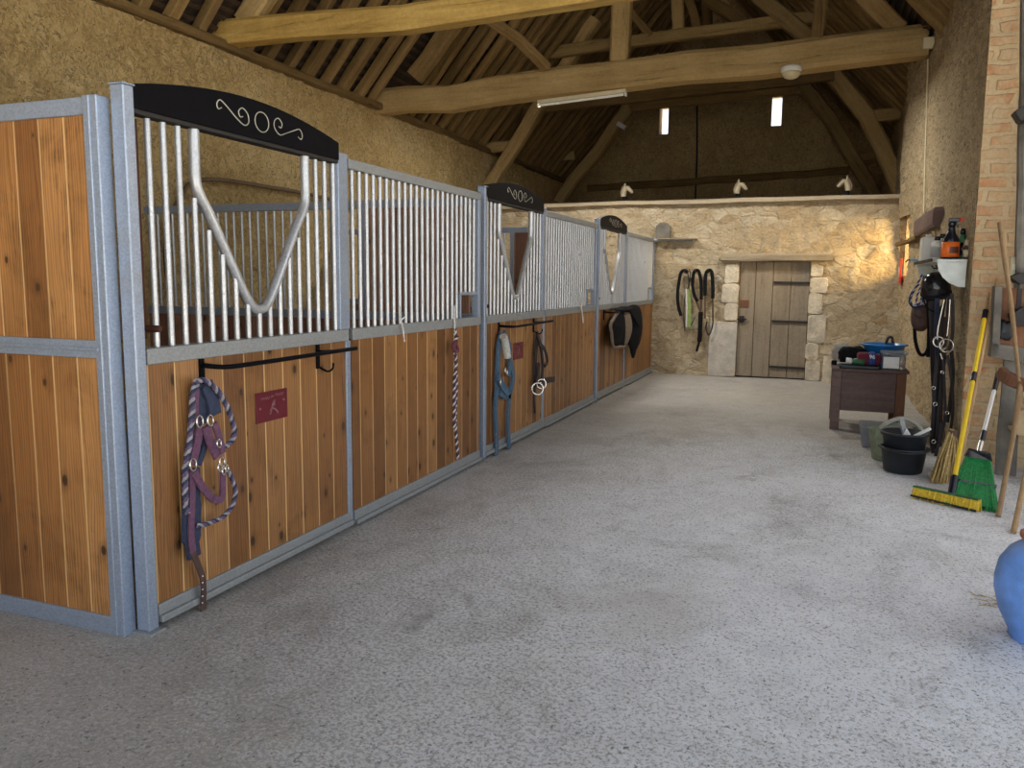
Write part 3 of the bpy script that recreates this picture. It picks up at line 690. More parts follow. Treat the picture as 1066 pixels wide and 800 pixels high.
def stall_door(y0, label):
    y1 = y0+1.47; t = thing('sliding_stall_gate', label, 'stall door', (S, y0, 0), 'stall doors with arched black headers')
    mb = MB(); mb.box(S-.018, S+.018, y0, y1, .10, ZM-.02); part(mb, 'board_panel', 'pine_y', t)
    mb = MB(); mb.box(S-.035, S+.035, y0, y1, ZM-.03, ZM+.035); part(mb, 'middle_rail', 'galv_dirty', t, .004)
    mb = MB(); mb.box(S-.03, S+.03, y0, y1, .03, .105); mb.box(S+.03, S+.05, y0, y1, .03, .06); part(mb, 'bottom_rail', 'galv_dirty', t, .004)
    mb = MB(); mb.box(S-.025, S+.028, y1-.02, y1+.025, .03, ZM-.03); part(mb, 'edge_strip', 'galv', t, .003)
    mb = MB(); mb.box(S-.03, S+.03, y1-.075, y1+.02, ZM+.035, 2.13); part(mb, 'upright', 'galv', t, .004)
    # arched header with scroll work
    hy0, hy1, n = y0-.01, y1-.07, 16; X0, X1 = S-.012, S+.035
    top = [(X0, hy0+(hy1-hy0)*i/n, 2.175+.085*math.sin(math.pi*i/n)**.9) for i in range(n+1)]
    mb = MB(); mb.prism([(X0, hy0, 2.085)]+top+[(X0, hy1, 2.085)], (X0, 0, 0), (X1, 0, 0)); hd = part(mb, 'header', 'black_metal', t, .003)
    mb = MB(); mb.box(S-.03, S+.03, hy0, hy1, 2.068, 2.086); part(mb, 'header_rail', 'iron', t, .003)
    mb = MB(); xc = X1+.001; yc = (hy0+hy1)/2+.05
    def scr(pts, r=.0026): mb.tube(smooth_path([(xc, yc+a*.86, 2.165+b*.9) for a, b in pts], 5), r, 6)
    scr([(-.31, .018), (-.335, .008), (-.345, .030), (-.32, .052), (-.27, .030), (-.20, -.012), (-.14, -.036), (-.105, -.018), (-.11, .022), (-.15, .045), (-.182, .025), (-.172, .000), (-.15, .004)])
    scr([(.33, -.02), (.36, -.03), (.372, -.004), (.345, .022), (.29, .006), (.22, -.018), (.16, -.036), (.115, -.008), (.115, .028), (.15, .048), (.182, .026), (.172, .002), (.152, .006)])
    mb.tube([(xc, yc+.005+.05*math.cos(a*math.pi/10), 2.168+.045*math.sin(a*math.pi/10)) for a in range(20)], .0026, 6, True)
    part(mb, 'scroll_ornament', 'silver', hd)
    # V-shaped yoke of bent tube
    ya, yb, ym = y0+.34, y0+1.13, y0+.735
    yk = [(ya, 2.07), (ya, 1.98), (ya, 1.86), (ya+.02, 1.80), (ya+.09, 1.70), (ym-.12, 1.40), (ym-.05, 1.315), (ym, 1.30), (ym+.05, 1.315), (ym+.12, 1.40), (yb-.09, 1.70), (yb-.02, 1.80), (yb, 1.86), (yb, 1.98), (yb, 2.07)]
    mb = MB(); mb.tube(smooth_path([(S, a, b) for a, b in yk], 4), .024, 10); part(mb, 'yoke_tube', 'bar', t)
    nb = 17
    for i in range(nb):
        yy = y0+.085+(1.30)*i/(nb-1)
        if yy < ya-.02 or yy > yb+.02: zt = 2.065
        else:
            k = abs(yy-ym)
            zt = 1.30 if k < .05 else 1.315+(k-.05)*1.21
            if k > .305: zt = min(1.62+(k-.305)*1.6, 1.80)
        mb = MB(); mb.tube([(S, yy, ZM+.03), (S, yy, zt)], .0135, 10); part(mb, 'bar', 'bar', t)
    mb = MB(); mb.tube([(S-.035, y0+.055, 1.20), (S-.035, y0+.055, 2.06)], .011, 8); mb.tube([(S-.05, y0+.06, 1.24), (S+.03, y0+.075, 1.24)], .014, 8); part(mb, 'latch_rod', 'rust', t)
    return t
def blanket_rail(t, y0, X=S+.018):
    mb = MB()
    for yy in (y0+.31, y0+1.18): mb.box(X, X+.008, yy-.014, yy+.014, .97, 1.115)
    mb.tube(smooth_path([(X+.01, y0+.31, 1.07), (X+.10, y0+.33, 1.065), (X+.125, y0+.42, 1.065), (X+.13, y0+.7, 1.066), (X+.13, y0+1.0, 1.068), (X+.13, y0+1.36, 1.07)], 4), .011, 8)
    mb.tube([(X+.01, y0+1.18, 1.06), (X+.12, y0+1.18, 1.068)], .009, 8)
    mb.tube(smooth_path([(X+.01, y0+1.19, .975), (X+.05, y0+1.2, .955), (X+.075, y0+1.21, .97), (X+.078, y0+1.215, 1.0)], 4), .006, 6)
    return part(mb, 'blanket_rail', 'black_metal', t)
def text_mesh(body, size, mtx, name, mat, parent, depth=.001):
    cu = bpy.data.curves.new(name, 'FONT'); cu.body = body; cu.size = size; cu.extrude = depth; cu.align_x = 'CENTER'; cu.align_y = 'CENTER'
    tmp = bpy.data.objects.new('tmp_text', cu); COL.objects.link(tmp); dg = bpy.context.evaluated_depsgraph_get()
    me = bpy.data.meshes.new_from_object(tmp.evaluated_get(dg)); bpy.data.objects.remove(tmp)
    me.transform(mtx); me.materials.clear(); me.materials.append(M[mat]); o = bpy.data.objects.new(name, me); COL.objects.link(o)
    base = Vector((0, 0, 0)); q = parent
    while q is not None: base += q.location; q = q.parent
    o.parent = parent; o.location = -base; return o
# text facing +X: local x -> +Y, local y -> +Z
def faceX(x, y, z): return Matrix.Translation((x, y, z)) @ Matrix(((0, 0, 1, 0), (1, 0, 0, 0), (0, 1, 0, 0), (0, 0, 0, 1)))
def name_plate(t, y0):
    X = S+.018; a, b = y0+.66, y0+.905; yc = (a+b)/2
    mb = MB(); mb.box(X, X+.006, a, b, .752, .90); pl = part(mb, 'name_plate', 'plate', t, .002)
    pl['label'] = 'burgundy engraved name plate'
    mb = MB(); xx = X+.0070; rg = random.Random(4)
    for q0, q1, zz in ((yc-.085, yc-.02, .869), (yc-.008, yc+.012, .872), (yc+.024, yc+.088, .877)):
        n = int((q1-q0)/.0065); mb.tube(smooth_path([(xx, q0+(q1-q0)*k/n, zz+(.007+rg.uniform(0, .005))*(1 if k % 2 else -1)*.7) for k in range(n+1)], 3), .0011, 5)
    part(mb, 'engraved_script', 'plate_text', pl)
    mb = MB(); xx = X+.0072
    # small engraved emblem: rearing figure with two crossing strokes, and two rivets
    mb.strap(smooth_path([(xx, yc+.022, .852), (xx, yc+.004, .838), (xx, yc-.004, .815), (xx, yc-.018, .785)], 4), .008, .0012)
    mb.strap(smooth_path([(xx, yc-.018, .806), (xx, yc+.008, .812), (xx, yc+.03, .80), (xx, yc+.042, .785)], 4), .007, .0012)
    mb.strap([(xx, yc+.014, .85), (xx, yc+.012, .825)], .016, .0012)
    for q, zz in ((a+.03, .822), (b-.03, .845)): mb.lathe([(.006, 0), (.006, .003), (.001, .005)], (X+.005, q, zz), 10, axis=(1, 0, 0))
    part(mb, 'engraved_emblem', 'plate_text', pl)
def grille_panel(y0, label):
    y1 = y0+1.865; t = thing('stall_grille', label, 'stall grille', (S, y0, 0), 'fixed barred stall panels')
    mb = MB(); mb.box(S-.018, S+.018, y0, y1, .08, ZM-.02); part(mb, 'board_panel', 'pine_y', t)
    mb = MB(); mb.box(S-.035, S+.035, y0, y1, ZM-.03, ZM+.035); part(mb, 'middle_rail', 'galv_dirty', t, .004)
    mb = MB(); mb.box(S-.03, S+.03, y0, y1, .02, .10); mb.box(S+.03, S+.05, y0, y1, .02, .045); part(mb, 'bottom_rail', 'galv_dirty', t, .004)
    mb = MB(); mb.box(S-.03, S+.03, y0-.01, y1, ZT-.02, ZT+.035); part(mb, 'top_rail', 'galv_dirty', t, .006)
    mb = MB(); mb.box(S-.03, S+.03, y1-.045, y1, ZM+.03, ZT-.02); part(mb, 'upright', 'galv', t, .004)
    nb = 23; h0, h1, hz = y1-.34, y1-.045, 1.345
    for i in range(nb):
        yy = y0+.06+(y1-y0-.14)*i/(nb-1)
        zb = hz if yy > h0+.005 else ZM+.03
        mb = MB(); mb.tube([(S, yy, zb), (S, yy, ZT-.015)], .0135, 10); part(mb, 'bar', 'bar', t)
    mb = MB(); mb.box(S-.015, S+.015, h0-.012, h1, hz-.012, hz+.012); mb.box(S-.015, S+.015, h0-.012, h0+.012, ZM+.03, hz); part(mb, 'hatch_frame', 'galv', t, .003)
    return t
doors, panels, posts = [], [], []
DL = ['nearest stall door, with a purple halter hanging on it', 'middle stall door, with a blue halter and a bridle on its rail', 'farthest stall door, with a black saddle cloth over its rail']
PL = ['nearest barred stall panel, with a twisted lead rope hanging down its boards', 'middle barred stall panel between the second and third doors', 'farthest barred stall panel, against the low rubble wall']
d0 = stall_door(P0+.06, DL[0]); blanket_rail(d0, P0+.06); name_plate(d0, P0+.06)
p0 = grille_panel(P0+1.575, PL[0])
for i in (1, 2):
    d = copy_tree(d0); d.location.y += PIT*i; d['label'] = DL[i]
    p = copy_tree(p0); p.location.y += PIT*i; p['label'] = PL[i]
    post(P0+PIT*i+.03, ['', 'thick galvanised post between the nearest and middle stalls', 'thick galvanised post between the middle and farthest stalls'][i])

# near end partition
YE = 2.395
t = thing('end_partition', 'wooden end wall of the nearest stall, two tiers of pine boards in galvanised frame', 'partition', (-4.3, YE, 0))
xa, xb = XL+.12, S-.035
for nm, z0, z1 in (('lower_boards', .07, 1.14), ('upper_boards', 1.19, 2.06)):
    mb = MB(); mb.box(xa, xb-.05, YE-.018, YE+.018, z0, z1); part(mb, nm, 'pine_x', t)
for nm, z0, z1 in (('bottom_rail', .0, .075), ('middle_rail', 1.13, 1.2), ('top_rail', 2.05, 2.115)):
    mb = MB(); mb.box(xa, xb-.06, YE-.03, YE+.03, z0, z1)
    if nm == 'middle_rail': mb.box(xa, xb-.06, YE-.036, YE-.03, 1.158, 1.172)
    part(mb, nm, 'galv', t, .004)
mb = MB(); mb.box(xb-.075, xb-.004, YE-.032, YE+.03, 0, 2.12); mb.box(xb-.046, xb-.036, YE-.038, YE-.03, 0, 2.12); part(mb, 'upright', 'galv', t, .004)
# partitions between the stalls
for i, lab in ((1, 'partition between the nearest and middle stalls, bars at the back and faded boards in front'), (2, 'partition between the middle and farthest stalls, seen through the second door yoke')):
    yp = P0+PIT*i+.03; t = thing('stall_partition', lab, 'partition', (-4.3, yp, 0), 'inner stall partitions')
    mb = MB(); mb.box(xa, xb-.02, yp-.018, yp+.018, .06, ZM-.02); part(mb, 'lower_boards', 'pine_old', t)
    xs_ = -3.55
    mb = MB(); mb.box(xs_, xb-.06, yp-.018, yp+.018, ZM+.05, 2.02); part(mb, 'upper_boards', 'pine_old', t)
    for nm, z0, z1 in (('bottom_rail', 0, .06), ('middle_rail', ZM-.02, ZM+.05), ('top_rail', 2.02, 2.085)):
        mb = MB(); mb.box(xa, xb-.02, yp-.028, yp+.028, z0, z1); part(mb, nm, 'galv', t, .004)
    mb = MB(); mb.box(xs_-.05, xs_, yp-.028, yp+.028, ZM+.05, 2.02); part(mb, 'upright', 'galv', t, .003)
    n = 27
    for k in range(n):
        x = xa+.05+(xs_-.1-xa)*k/(n-1); mb = MB(); mb.tube([(x, yp, ZM+.04), (x, yp, 2.03)], .012, 8); part(mb, 'bar', 'bar', t)
# bracket that ties the last panel to the wall
mb = MB(); mb.tube([(S, 12.72, ZT+.01), (S+.62, 12.72, ZT+.01)], .018, 8); mb.tube([(S, 12.70, ZT+.02), (S, 12.83, ZT+.02)], .03, 10)
for x in (S+.05, S+.6): mb.box(x-.03, x+.03, 12.73, 12.82, ZT-.02, ZT+.04)
tag(mb.build('wall_bracket', 'galv_dirty'), 'horizontal galvanised bar clamped to the rubble wall at the end of stalls', 'bracket')
mb = MB(); q = onY(690, 250, 12.75)
mb.prism([(q.x-.11, 12.72, 2.11), (q.x+.11, 12.72, 2.11), (q.x+.115, 12.72, 2.29), (q.x+.06, 12.72, 2.345), (q.x-.05, 12.72, 2.35), (q.x-.11, 12.72, 2.30)], (0, 0, 0), (0, .10, 0))
tag(mb.build('slate_block', 'slate', bevel=.01), 'grey slate block standing on a small board high on the rubble wall', 'stone')
mb = MB(); mb.box(S+.08, S+.68, 12.66, 12.82, 2.085+.012, 2.11); tag(mb.build('small_board', 'grey_wood_x'), 'small board fixed to the rubble wall under the grey slate block', 'board')
# brown hoop of hose on the clay wall behind the first stall
hp = [onX(x, y, XL+.06) for x, y in ((176, 300), (172, 265), (176, 230), (188, 205), (200, 190), (222, 187), (250, 190), (280, 195), (310, 200), (345, 208), (372, 216))]
mb = MB(); mb.tube(smooth_path(hp, 4), .022, 8); tag(mb.build('garden_hose', 'hose'), 'thin brown hose arched along the clay wall behind the nearest stall', 'hose')

# ================================================================== tack on the stall fronts
def braid(mb, pts, r, mats=(0, 1, 2), pitch=.055):
    """three strands laid around each other along pts"""
    pts = [Vector(p) for p in pts]; fine = []
    for a, b in zip(pts, pts[1:]):
        n = max(1, int((b-a).length/.009)); fine += [a.lerp(b, k/n) for k in range(n)]
    fine.append(pts[-1]); n = len(fine)
    for k, mi in enumerate(mats):
        out = []; l = 0
        for i, p in enumerate(fine):
            d = (fine[min(i+1, n-1)]-fine[max(i-1, 0)]).normalized(); a = d.cross(Vector((1, .2, .1))).normalized(); b = d.cross(a)
            if i: l += (p-fine[i-1]).length
            t_ = 2*math.pi*(l/pitch+k/len(mats)); out.append(p+a*(r*.5*math.cos(t_))+b*(r*.5*math.sin(t_)))
        mb.tube(out, r*.58, 5, mi=mi)
    return mb
def sp(x, y, off=.05): return onX(x, y, S+off)
def path(px, off=.05, n=5): return smooth_path([sp(x, y, off if len(p) < 3 else p[2]) for p in px for x, y in (p[:2],)], n)
def mstrap(px, w, mat, nm, par, off=.05, t_=.006):
    mb = MB(); mb.strap(path(px, off), w, t_, (1, 0, 0)); return part(mb, nm, mat, par)
def mtube(px, r, mat, nm, par, off=.05):
    mb = MB()
    if isinstance(mat, tuple): braid(mb, path(px, off), r); return part(mb, nm, list(mat), par)
    mb.tube(path(px, off), r, 8); return part(mb, nm, mat, par)
BRA = ('navy', 'rope_grey', 'rope_violet'); BRB = ('rope_burgundy', 'white_string', 'navy')
h = thing('halter', 'purple halter with grey plaited lead rope hanging on the nearest stall door', 'halter', sp(207, 397))
mtube([(203, 398), (212, 396), (222, 402), (233, 417), (241, 436), (244, 450), (240, 461), (231, 466)], .0135, BRA, 'lead_rope', h, .085)
mtube([(206, 397), (201, 408), (200, 430), (198, 452), (196, 470), (193, 490), (193, 520), (195, 535)], .0145, BRA, 'lead_rope', h, .06)
mtube([(236, 488), (243, 502), (245, 515), (240, 530), (229, 540), (214, 546), (206, 548)], .012, BRA, 'lead_rope', h, .085)
mstrap([(207, 400), (206, 420), (209, 442)], .065, 'navy', 'padding', h, .05, .02)
mstrap([(214, 400), (220, 415), (223, 432)], .07, 'navy', 'padding', h, .065, .02)
mstrap([(205, 405), (204, 425), (206, 442)], .026, 'purple', 'crown_strap', h, .068)
mstrap([(208, 444), (205, 462), (200, 484)], .04, 'purple', 'cheek_strap', h, .07, .012)
mstrap([(213, 446), (212, 465), (206, 484)], .03, 'navy', 'padding', h, .055, .016)
mstrap([(214, 444), (219, 460), (226, 476)], .04, 'purple', 'cheek_strap', h, .085, .012)
mstrap([(223, 441), (228, 455), (232, 472)], .032, 'purple', 'throat_strap', h, .095, .01)
mstrap([(200, 488), (200, 520), (199, 555), (202, 580)], [.075]*6+[.095]*6+[.065]*4, 'navy', 'padding', h, .05, .02)
mstrap([(200, 488), (200, 520), (199, 555), (201, 575)], .032, 'purple', 'nose_strap', h, .068, .008)
mstrap([(202, 492), (211, 508), (222, 520)], .034, 'purple', 'chin_strap', h, .078, .01)
mstrap([(222, 520), (231, 518), (232, 490)], .032, 'purple', 'chin_strap', h, .085, .01)
mstrap([(200, 574), (206, 588), (211, 603), (212, 620), (211, 640)], .03, 'leather_brown', 'tail_strap', h, .06, .006)
mb = MB()
for zy in (600, 607, 614, 621, 628): mb.lathe([(.005, 0), (.005, .004), (.001, .005)], sp(210.5, zy, .064), 8, axis=(1, 0, 0))
part(mb, 'eyelets', 'steel', h)
for x, y, r, o_ in ((208, 439, .026, .09), (219, 438, .024, .095), (201, 484, .026, .085), (231, 481, .022, .10), (229, 487, .018, .1), (233, 491, .015, .1), (228, 462, .018, .105), (236, 488, .014, .1)):
    mb = MB(); torus(mb, sp(x, y, o_), (1, .25, .1), r, .0045); part(mb, 'buckle', 'steel', h)
# blue halter on the middle door
h = thing('halter', 'faded blue halter with long strap hanging on the middle stall door', 'halter', sp(523, 348))
for px, w, o_ in (([(522, 348), (519, 362), (518, 385), (517, 400)], .07, .05), ([(524, 347), (530, 360), (531, 378), (529, 392)], .06, .06), ([(518, 392), (523, 402), (529, 410)], .07, .07), ([(531, 376), (534, 392), (531, 410)], .06, .055), ([(520, 409), (526, 412), (531, 411)], .06, .06), ([(518, 396), (516, 425), (517, 460), (516, 476)], .06, .05), ([(530, 411), (529, 440), (530, 468)], .055, .06)):
    mstrap(px, w, 'blue_web', 'webbing', h, o_, .016)
mtube([(524, 350), (526, 358), (528, 372)], .035, 'fleece', 'fleece_pad', h, .09)
for x, y in ((526, 386), (521, 398), (528, 388)):
    mb = MB(); torus(mb, sp(x, y, .1), (1, .3, 0), .025, .005); part(mb, 'buckle', 'steel', h)
mb = MB()
for zy in (452, 458, 464, 470): mb.lathe([(.006, 0), (.006, .003), (.001, .004)], sp(516.5, zy, .062), 8, axis=(1, 0, 0))
part(mb, 'eyelets', 'steel', h)
# bridle
h = thing('bridle', 'dark leather bridle with bright bit rings on the rail of the middle stall door', 'bridle', sp(559, 347))
for px, w, o_ in (([(560, 347), (558, 365), (557, 385), (557, 402)], .06, .05), ([(559, 347), (563, 362), (565, 380), (564, 396)], .05, .06), ([(558, 395), (563, 399), (570, 396), (577, 395)], .055, .08), ([(561, 358), (567, 364), (570, 376), (567, 381)], .035, .1), ([(557, 400), (556, 415), (557, 430)], .028, .05), ([(561, 378), (560, 392), (560, 402)], .05, .07)):
    mstrap(px, w, 'leather', 'leather_strap', h, o_, .012)
for x, y, r in ((559.5, 405, .055), (563.5, 400, .045)):
    mb = MB(); torus(mb, sp(x, y, .11), (.6, -.8, .05), r, .009); part(mb, 'bit_ring', 'steel', h)
# lead rope on the first panel, white strings
h = thing('lead_rope', 'twisted burgundy and white lead rope hanging down the nearest barred panel', 'rope', sp(474, 335))
mtube([(473.5, 342), (475, 355), (474, 370), (475, 400), (474, 440), (477, 478)], .0125, BRB, 'rope', h, .05)
mtube([(476, 350), (472, 362), (475, 376), (473, 400), (473, 445)], .0125, BRB, 'rope', h, .07)
mtube([(473, 318), (473, 332), (473.5, 346)], .006, 'white_string', 'string', h, .05)
mb = MB(); torus(mb, sp(474, 362, .085), (1, 0, .3), .03, .016, 12); part(mb, 'knot', 'rope_burgundy', h)
mb = MB(); mb.tube(path([(417, 318), (417, 330), (419, 340), (421, 356), (420, 345), (418, 334), (422, 330)], .055), .005, 6)
tag(mb.build('string', 'white_string'), 'short white string dangling from the bars of the nearest panel', 'string')
mb = MB(); mb.tube(path([(604.5, 306), (605, 318), (606, 326), (607, 336), (606, 326), (603.5, 318)], .055), .008, 6)
tag(mb.build('string', 'white_string'), 'short white string dangling from the bars of the middle panel', 'string')
# saddle cloth on the last door
h = thing('saddle_cloth', 'black padded saddle cloth with tan edging draped over the farthest stall door rail', 'saddle cloth', sp(650, 320))
def blob(px, off, thick, name, mat, par, bulge=.05):
    """padded panel whose outline is given on the door plane"""
    pts = [sp(x, y, off) for x, y in px]; pts = smooth_path(pts, 4, True); c = sum(pts, Vector())/len(pts); mb = MB(); n = len(pts)
    rings = []
    for k, (s_, d) in enumerate(((1, 0), (1.0, thick*.5), (.82, thick*.9), (.45, thick*.9+bulge*.7), (.12, thick*.9+bulge))): rings.append([c+(p-c)*s_+Vector((d, 0, 0)) for p in pts])
    vs = [v for r_ in rings for v in r_]; fs = [tuple(range(n))[::-1], tuple(4*n+k for k in range(n))]
    for i in range(4):
        for k in range(n): fs.append((i*n+k, i*n+(k+1) % n, (i+1)*n+(k+1) % n, (i+1)*n+k))
    mb.add(vs, fs, 0, True); return part(mb, name, mat, par), pts
_, o1 = blob([(641, 325), (645, 323), (648, 326), (649, 343), (648, 360), (643, 361), (636, 361), (634, 347), (633, 338), (637, 331)], .10, .05, 'left_flap', 'black_cloth', h)
mb = MB(); mb.tube([p+Vector((.03, 0, 0)) for p in o1], .022, 6, True); part(mb, 'edging', 'tan', h)
blob([(648, 328), (653, 324), (656, 334), (656, 345), (653, 355), (650, 360), (647, 352), (646, 340)], .13, .04, 'tan_lining', 'tan', h, .03)
blob([(652, 322), (656, 318), (662, 318), (666, 325), (667, 340), (665, 355), (660, 366), (658, 373), (655, 362), (653, 355), (656, 342), (655, 330)], .12, .05, 'right_flap', 'black_cloth', h)
blob([(640, 324), (644, 320), (650, 319), (656, 320), (652, 326), (646, 325)], .10, .06, 'roll', 'black_cloth', h)

# ================================================================== things on the back wall
# harness on three hooks: padded black collars, a lime strap and thin reins
def bw(x, y, off=.06): return onY(x, y, YB-off)
def bpath(px, off=.06, n=5): return smooth_path([bw(x, y, off) for x, y in px], n)
def hook_y(x, y): mb = MB(); p = bw(x, y, 0); mb.tube([(p.x, YB+.02, p.z), (p.x, YB-.10, p.z), (p.x, YB-.13, p.z+.03)], .009, 6); return mb
def hung(name, label, loc, pieces, hook):
    t = thing(name, label, 'harness', loc, 'harness on the rubble wall')
    part(hook_y(*hook), 'hook', 'iron', t)
    for nm, mat, r, px, off in pieces:
        mb = MB()
        if r > .03: mb.tube(bpath(px, off), r, 10, flat=.7)
        else: mb.tube(bpath(px, off), r, 6)
        part(mb, nm, mat, t)
    return t
hung('harness_strap', 'thin curved black padded strap, leftmost of the harness on the rubble wall', bw(713, 284), [('padded_strap', 'black_cloth', .035, [(716, 284), (713, 281.5), (709, 284), (707, 293), (705.5, 305), (706, 318), (709, 329)], .09), ('rein', 'iron', .008, [(716, 284), (717, 296), (713, 310), (712, 330), (713, 345)], .06)], (714, 284))
t = hung('harness_strap', 'lime green and white flat strap hanging between the black harness loops', bw(719, 284), [('rein', 'iron', .008, [(719, 283), (718, 292), (717, 302)], .06), ('rein', 'iron', .007, [(724, 330), (721, 335), (718, 341), (715, 336)], .06)], (719, 283))
mb = MB(); mb.strap([bw(716.5, 301), bw(717.5, 315), bw(717.5, 332), bw(717, 341)], [.05, .065, .065, .065], .014, (0, 1, 0)); part(mb, 'lime_webbing', 'lime', t)
mb = MB(); mb.strap([bw(714.5, 301), bw(715, 320), bw(714.5, 341)], .02, .018, (0, 1, 0)); part(mb, 'white_edge', 'white_string', t)
hung('harness_collar', 'black padded loop with a long black strap below it, middle of the harness', bw(725, 284), [('padded_loop', 'black_cloth', .035, [(730, 312), (730, 297), (728, 284), (725, 281.5), (722, 285), (721, 297), (723, 308), (726, 314)], .09), ('rein', 'leather_brown', .012, [(730, 310), (730, 318), (729, 325)], .07), ('rein', 'leather_brown', .012, [(725, 314), (727, 320), (729, 324)], .08), ('girth', 'black_cloth', .048, [(729.5, 325), (729, 338), (728.5, 350), (728, 356)], .09), ('tail_strap', 'black_cloth', .02, [(728, 356), (726, 363), (725, 366)], .07)], (725, 284))
hung('harness_collar', 'black padded loop, rightmost of the harness, with thin reins looped below', bw(738, 284), [('padded_loop', 'black_cloth', .038, [(734, 308), (734, 296), (735, 285), (738, 281.5), (741, 284), (742, 298), (742, 311)], .09), ('rein', 'leather', .012, [(742, 311), (742, 325), (742, 338), (738, 349), (735, 342), (736, 335)], .07), ('rein', 'leather_brown', .011, [(734, 308), (734, 322), (734, 332)], .07)], (738, 284))
# horse heads on the ledge
for x, y, f_, lab in ((650, 213, 1, 'small cream wooden horse head facing right, leftmost of the three on the ledge'), (768, 209.5, 1, 'small cream wooden horse head facing right, middle of the three on the ledge'), (881, 206.5, -1, 'small cream wooden horse head facing left, near the curved brace on the ledge')):
    b = onY(x, y, YB+.12); b.z = 2.695
    t = thing('horse_head_figure', lab, 'figurine', b, 'horse heads on the ledge')
    def q(dx, dz): return (b.x+f_*dx, b.y, b.z+dz)
    mb = MB(); mb.lathe([(.0, 0), (.055, 0), (.055, .02), (.04, .03), (.038, .085), (.0, .09)], b, 14); part(mb, 'base', 'black_cloth', t)
    mb = MB(); mb.tube([q(-.02, .08), q(-.018, .12), q(-.005, .17), q(.02, .215), q(.05, .215), q(.085, .18), q(.115, .15), q(.13, .138)], [.062, .062, .058, .056, .054, .044, .036, .022], 12, flat=.7); part(mb, 'head', 'horse_white', t)
    for s_ in (-1, 1):
        mb = MB(); mb.tube([(b.x+f_*.008, b.y+s_*.022, b.z+.235), (b.x+f_*.002, b.y+s_*.026, b.z+.27), (b.x+f_*.004, b.y+s_*.024, b.z+.295)], [.014, .012, .003], 8); part(mb, 'ear', 'horse_white', t)
    mb = MB(); mb.strap([q(-.055, .11), q(-.055, .16), q(-.03, .22), q(0, .262)], .03, .02, (0, 1, 0)); part(mb, 'mane', 'tan', t)
# white sack or block beside the table
mb = MB(); c_ = onZ(861, 399); vs = []
mb.grid(16, 10, lambda u, v: (c_.x+.075*math.copysign(abs(math.cos(u*2*math.pi))**.35, math.cos(u*2*math.pi))*(1-.08*v)+.008*fbm(u*6, v*5, 1, 1), c_.y-.08+.05*math.copysign(abs(math.sin(u*2*math.pi))**.35, math.sin(u*2*math.pi))+.008*fbm(u*6, v*5, 7, 1), v*.40))
mb.box(c_.x-.06, c_.x+.06, c_.y-.12, c_.y-.04, .02, .395)
tag(mb.build('white_stone_block', 'jamb'), 'upright pale stone block on the floor between the plank door and the table', 'stone')

# ================================================================== lights fixed to the middle tie beam
a_, b_ = onY(560, 105, 10.72), onY(652, 93, 10.82); a_.z -= .02; b_.z -= .02
t = thing('strip_light', 'long cream fluorescent strip light fixed under the thick tie beam', 'lamp', a_.lerp(b_, .5))
mb = MB(); mb.bar(a_, b_, .085, .045); part(mb, 'housing', 'cream_plastic', t, .006)
mb = MB(); mb.tube([a_.lerp(b_, .03)-Vector((0, 0, .04)), a_.lerp(b_, .97)-Vector((0, 0, .04))], .019, 10); part(mb, 'tube', 'white_plastic', t)
for k in (.005, .995):
    mb = MB(); p = a_.lerp(b_, k); mb.box(p.x-.012, p.x+.012, p.y-.03, p.y+.03, p.z-.065, p.z-.02); part(mb, 'end_cap', 'white_plastic', t, .003)
p = onY(824, 72, 11.15)
t = thing('round_lamp', 'round white bulkhead lamp under right half of the thick tie beam', 'lamp', p)
mb = MB(); mb.lathe([(0, .03), (.125, .03), (.13, .01), (.13, -.03), (.118, -.04)], p, 24); part(mb, 'ring', 'white_plastic', t)
mb = MB(); mb.lathe([(.117, -.035), (.112, -.065), (.085, -.10), (.04, -.118), (0, -.122)], p, 24); part(mb, 'diffuser', 'cream_plastic', t)
p = onX(969, 44, 1.0); p = onY(968.5, 44, 11.2)
t = thing('junction_box', 'square cream junction box at the right end of the thick tie beam', 'electrical box', p)
mb = MB(); mb.box(p.x-.075, p.x+.075, p.y, p.y+.06, p.z-.065, p.z+.065); part(mb, 'box', 'cream_plastic', t, .006)
mb = MB(); mb.tube(smooth_path([(p.x+.05, p.y+.03, p.z-.06), (p.x+.09, p.y+.06, p.z-.14), (p.x+.07, p.y+.1, p.z-.2)], 4), .008, 6); mb.tube(smooth_path([(p.x-.02, p.y+.03, p.z+.06), (p.x-.01, p.y+.05, p.z+.16), (p.x-.08, p.y+.1, p.z+.2)], 4), .008, 6); part(mb, 'cable', 'iron', t)
p = onY(647, 131, 18.3)
t = thing('spot_lamp', 'tiny white floodlight on the left brace near the far gable', 'lamp', p)
mb = MB(); mb.bar(p+Vector((-.09, 0, .06)), p+Vector((.09, 0, -.06)), .12, .10); part(mb, 'housing', 'white_plastic', t, .01)
mb = MB(); mb.tube([p+Vector((-.06, .05, 0)), p+Vector((-.02, .16, .02))], .015, 6); part(mb, 'arm', 'iron', t)

# ================================================================== right wall
def rw(x, y, off=0):
    X = 1.0
    for _ in range(4): q = onX(x, y, X); X = wallR(q.y, q.z)-off
    return onX(x, y, X)
